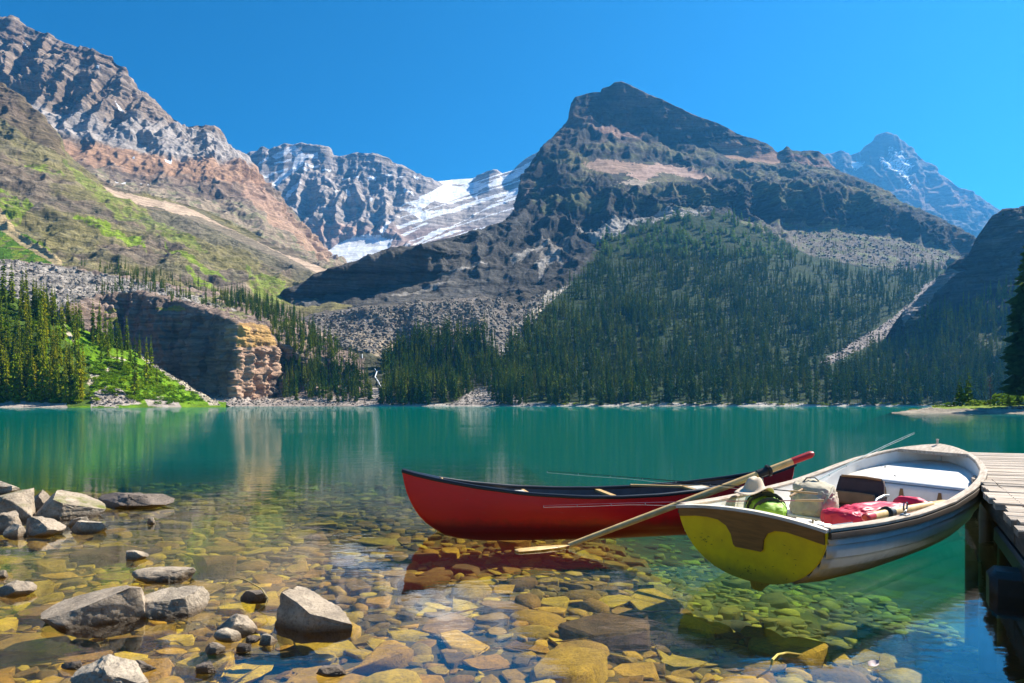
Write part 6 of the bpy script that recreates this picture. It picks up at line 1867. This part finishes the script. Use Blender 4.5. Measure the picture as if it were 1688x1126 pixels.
b2 = bw(1.2, -.02, .53)
rod('pink fishing rod reaching across the red hull, lower of the pair at the stern', b2, at_y(896, 833.5, 6.5), M_RODRED, 0.04)
rod('fishing rod bending out beyond the far gunwale towards the bow', bw(1.25, .30, .52), at_y(1507, 713, 8.9), M_RODLT, 0.10, line=True)

# ------------------------------------------------------------------ the wooden dock
M_PLANK = m_plain('dock_plank', (0.46, 0.385, 0.315), 0.85, 0.14, 3.0, stretch=(1.0, 9, 9), bump=0.6, bscale=22, col2=(0.24, 0.18, 0.13), vary=0.28)
M_BEAM = m_plain('dock_beam', (0.20, 0.13, 0.085), 0.9, 0.2, 3.0, stretch=(8, 1, 8), bump=0.5, bscale=22, col2=(0.09, 0.06, 0.04))
M_WETLOG = m_plain('wet_log', (0.05, 0.035, 0.025), 0.45, 0.2, 3.0, bump=0.4)
DE = Vector((0.47, 0.88, 0)).normalized()      # along the dock edge, away from the camera
DN = Vector((0.88, -0.47, 0)).normalized()     # across the dock
D0 = Vector((3.13, 4.45, 0)) + DN * 0.0
dock_yaw = math.atan2(DE.y, DE.x)
dock = thing('wooden_dock', 'weathered wooden plank dock at the right edge of the frame', 'dock', D0, dock_yaw - math.pi / 2)
# local: +y along the edge away from the camera, +x across
y = -2.6; k = 0; rr = random.Random(12)
while y < 8.1:
    w = rr.uniform(.17, .215)
    ed = rr.uniform(-.05, .03)
    z = .55 + rr.uniform(-.006, .006)
    m_ = MB()
    n = 7
    # worn, slightly uneven planks
    V = []
    xs_ = np.linspace(ed, 2.3, n)
    for i, x in enumerate(xs_):
        e0 = rr.uniform(-.006, .006); e1 = rr.uniform(-.006, .006); dz_ = rr.uniform(-.004, .004)
        b = .008
        V += [(x, y + e0, z - .05), (x, y + e0, z - b + dz_), (x, y + b + e0, z + dz_), (x, y + w - b + e1, z + dz_), (x, y + w + e1, z - b + dz_), (x, y + w + e1, z - .05)]
    F = []
    for i in range(n - 1):
        for j in range(6):
            F.append((i * 6 + j, i * 6 + (j + 1) % 6, (i + 1) * 6 + (j + 1) % 6, (i + 1) * 6 + j))
    F += [(5, 4, 3, 2, 1, 0), tuple((n - 1) * 6 + q for q in range(6))]
    m_.add(V, F)
    pk = m_.build('plank', M_PLANK, dock, 30)
    if y < 3.2:
        nl = MB()
        for nx in (.13, 1.17):
            for ny in (.05, w - .05):
                nl.tube([(nx, y + ny, z - .004), (nx, y + ny, z + .005)], .005, 6)
        nl.build('nail_heads', M_RUB, pk)
    y += w + rr.uniform(.008, .02); k += 1
for x in (.06, 1.1, 2.1):
    yy = -2.6
    for seg in range(3):
        MB().box((x, yy, .27), (x + .16, yy + 3.52, .495), bev=.012).build('beam', M_BEAM, dock)
        yy += 3.56
for yy in (-2.2, -.2, 1.9, 3.6, 5.4, 7.4):
    MB().box((.20, yy, .06), (2.05, yy + .2, .262), bev=.015).build('cross_log', M_BEAM, dock)
for yy in (-1.4, .55, 2.6, 4.4, 6.4):
    for x in (.14, 2.0):
        MB().tube([(x + .1, yy, -2.6), (x + .1, yy, -.5), (x + .1, yy, .27)], [.13, .125, .12], 12).build('pile', M_WETLOG, dock)
MB().box((-.13, .50, -.14), (.9, .80, .16), bev=.045).build('crib_log', M_WETLOG, dock)
MB().box((.05, -2.5, .10), (.18, 2.2, .24), bev=.02).build('stringer', M_WETLOG, dock)

# ------------------------------------------------------------------ the air
def m_haze():
    m, nt, out = nodes('haze_air')
    v = nd(nt, 'ShaderNodeVolumePrincipled', {'Color': rgb(HAZE_COL), 'Density': HAZE_DEN, 'Anisotropy': HAZE_G})
    nt.links.new(v.outputs[0], out.inputs['Volume'])
    return m
HAZE_COL, HAZE_DEN, HAZE_G = (0.09, 0.45, 1.0), 0.72e-4, 0.45
haze = MB().box((-6100, -2100, -38), (6100, 8100, 1720)).build('haze', m_haze(), None, None)
haze['kind'] = 'stuff'
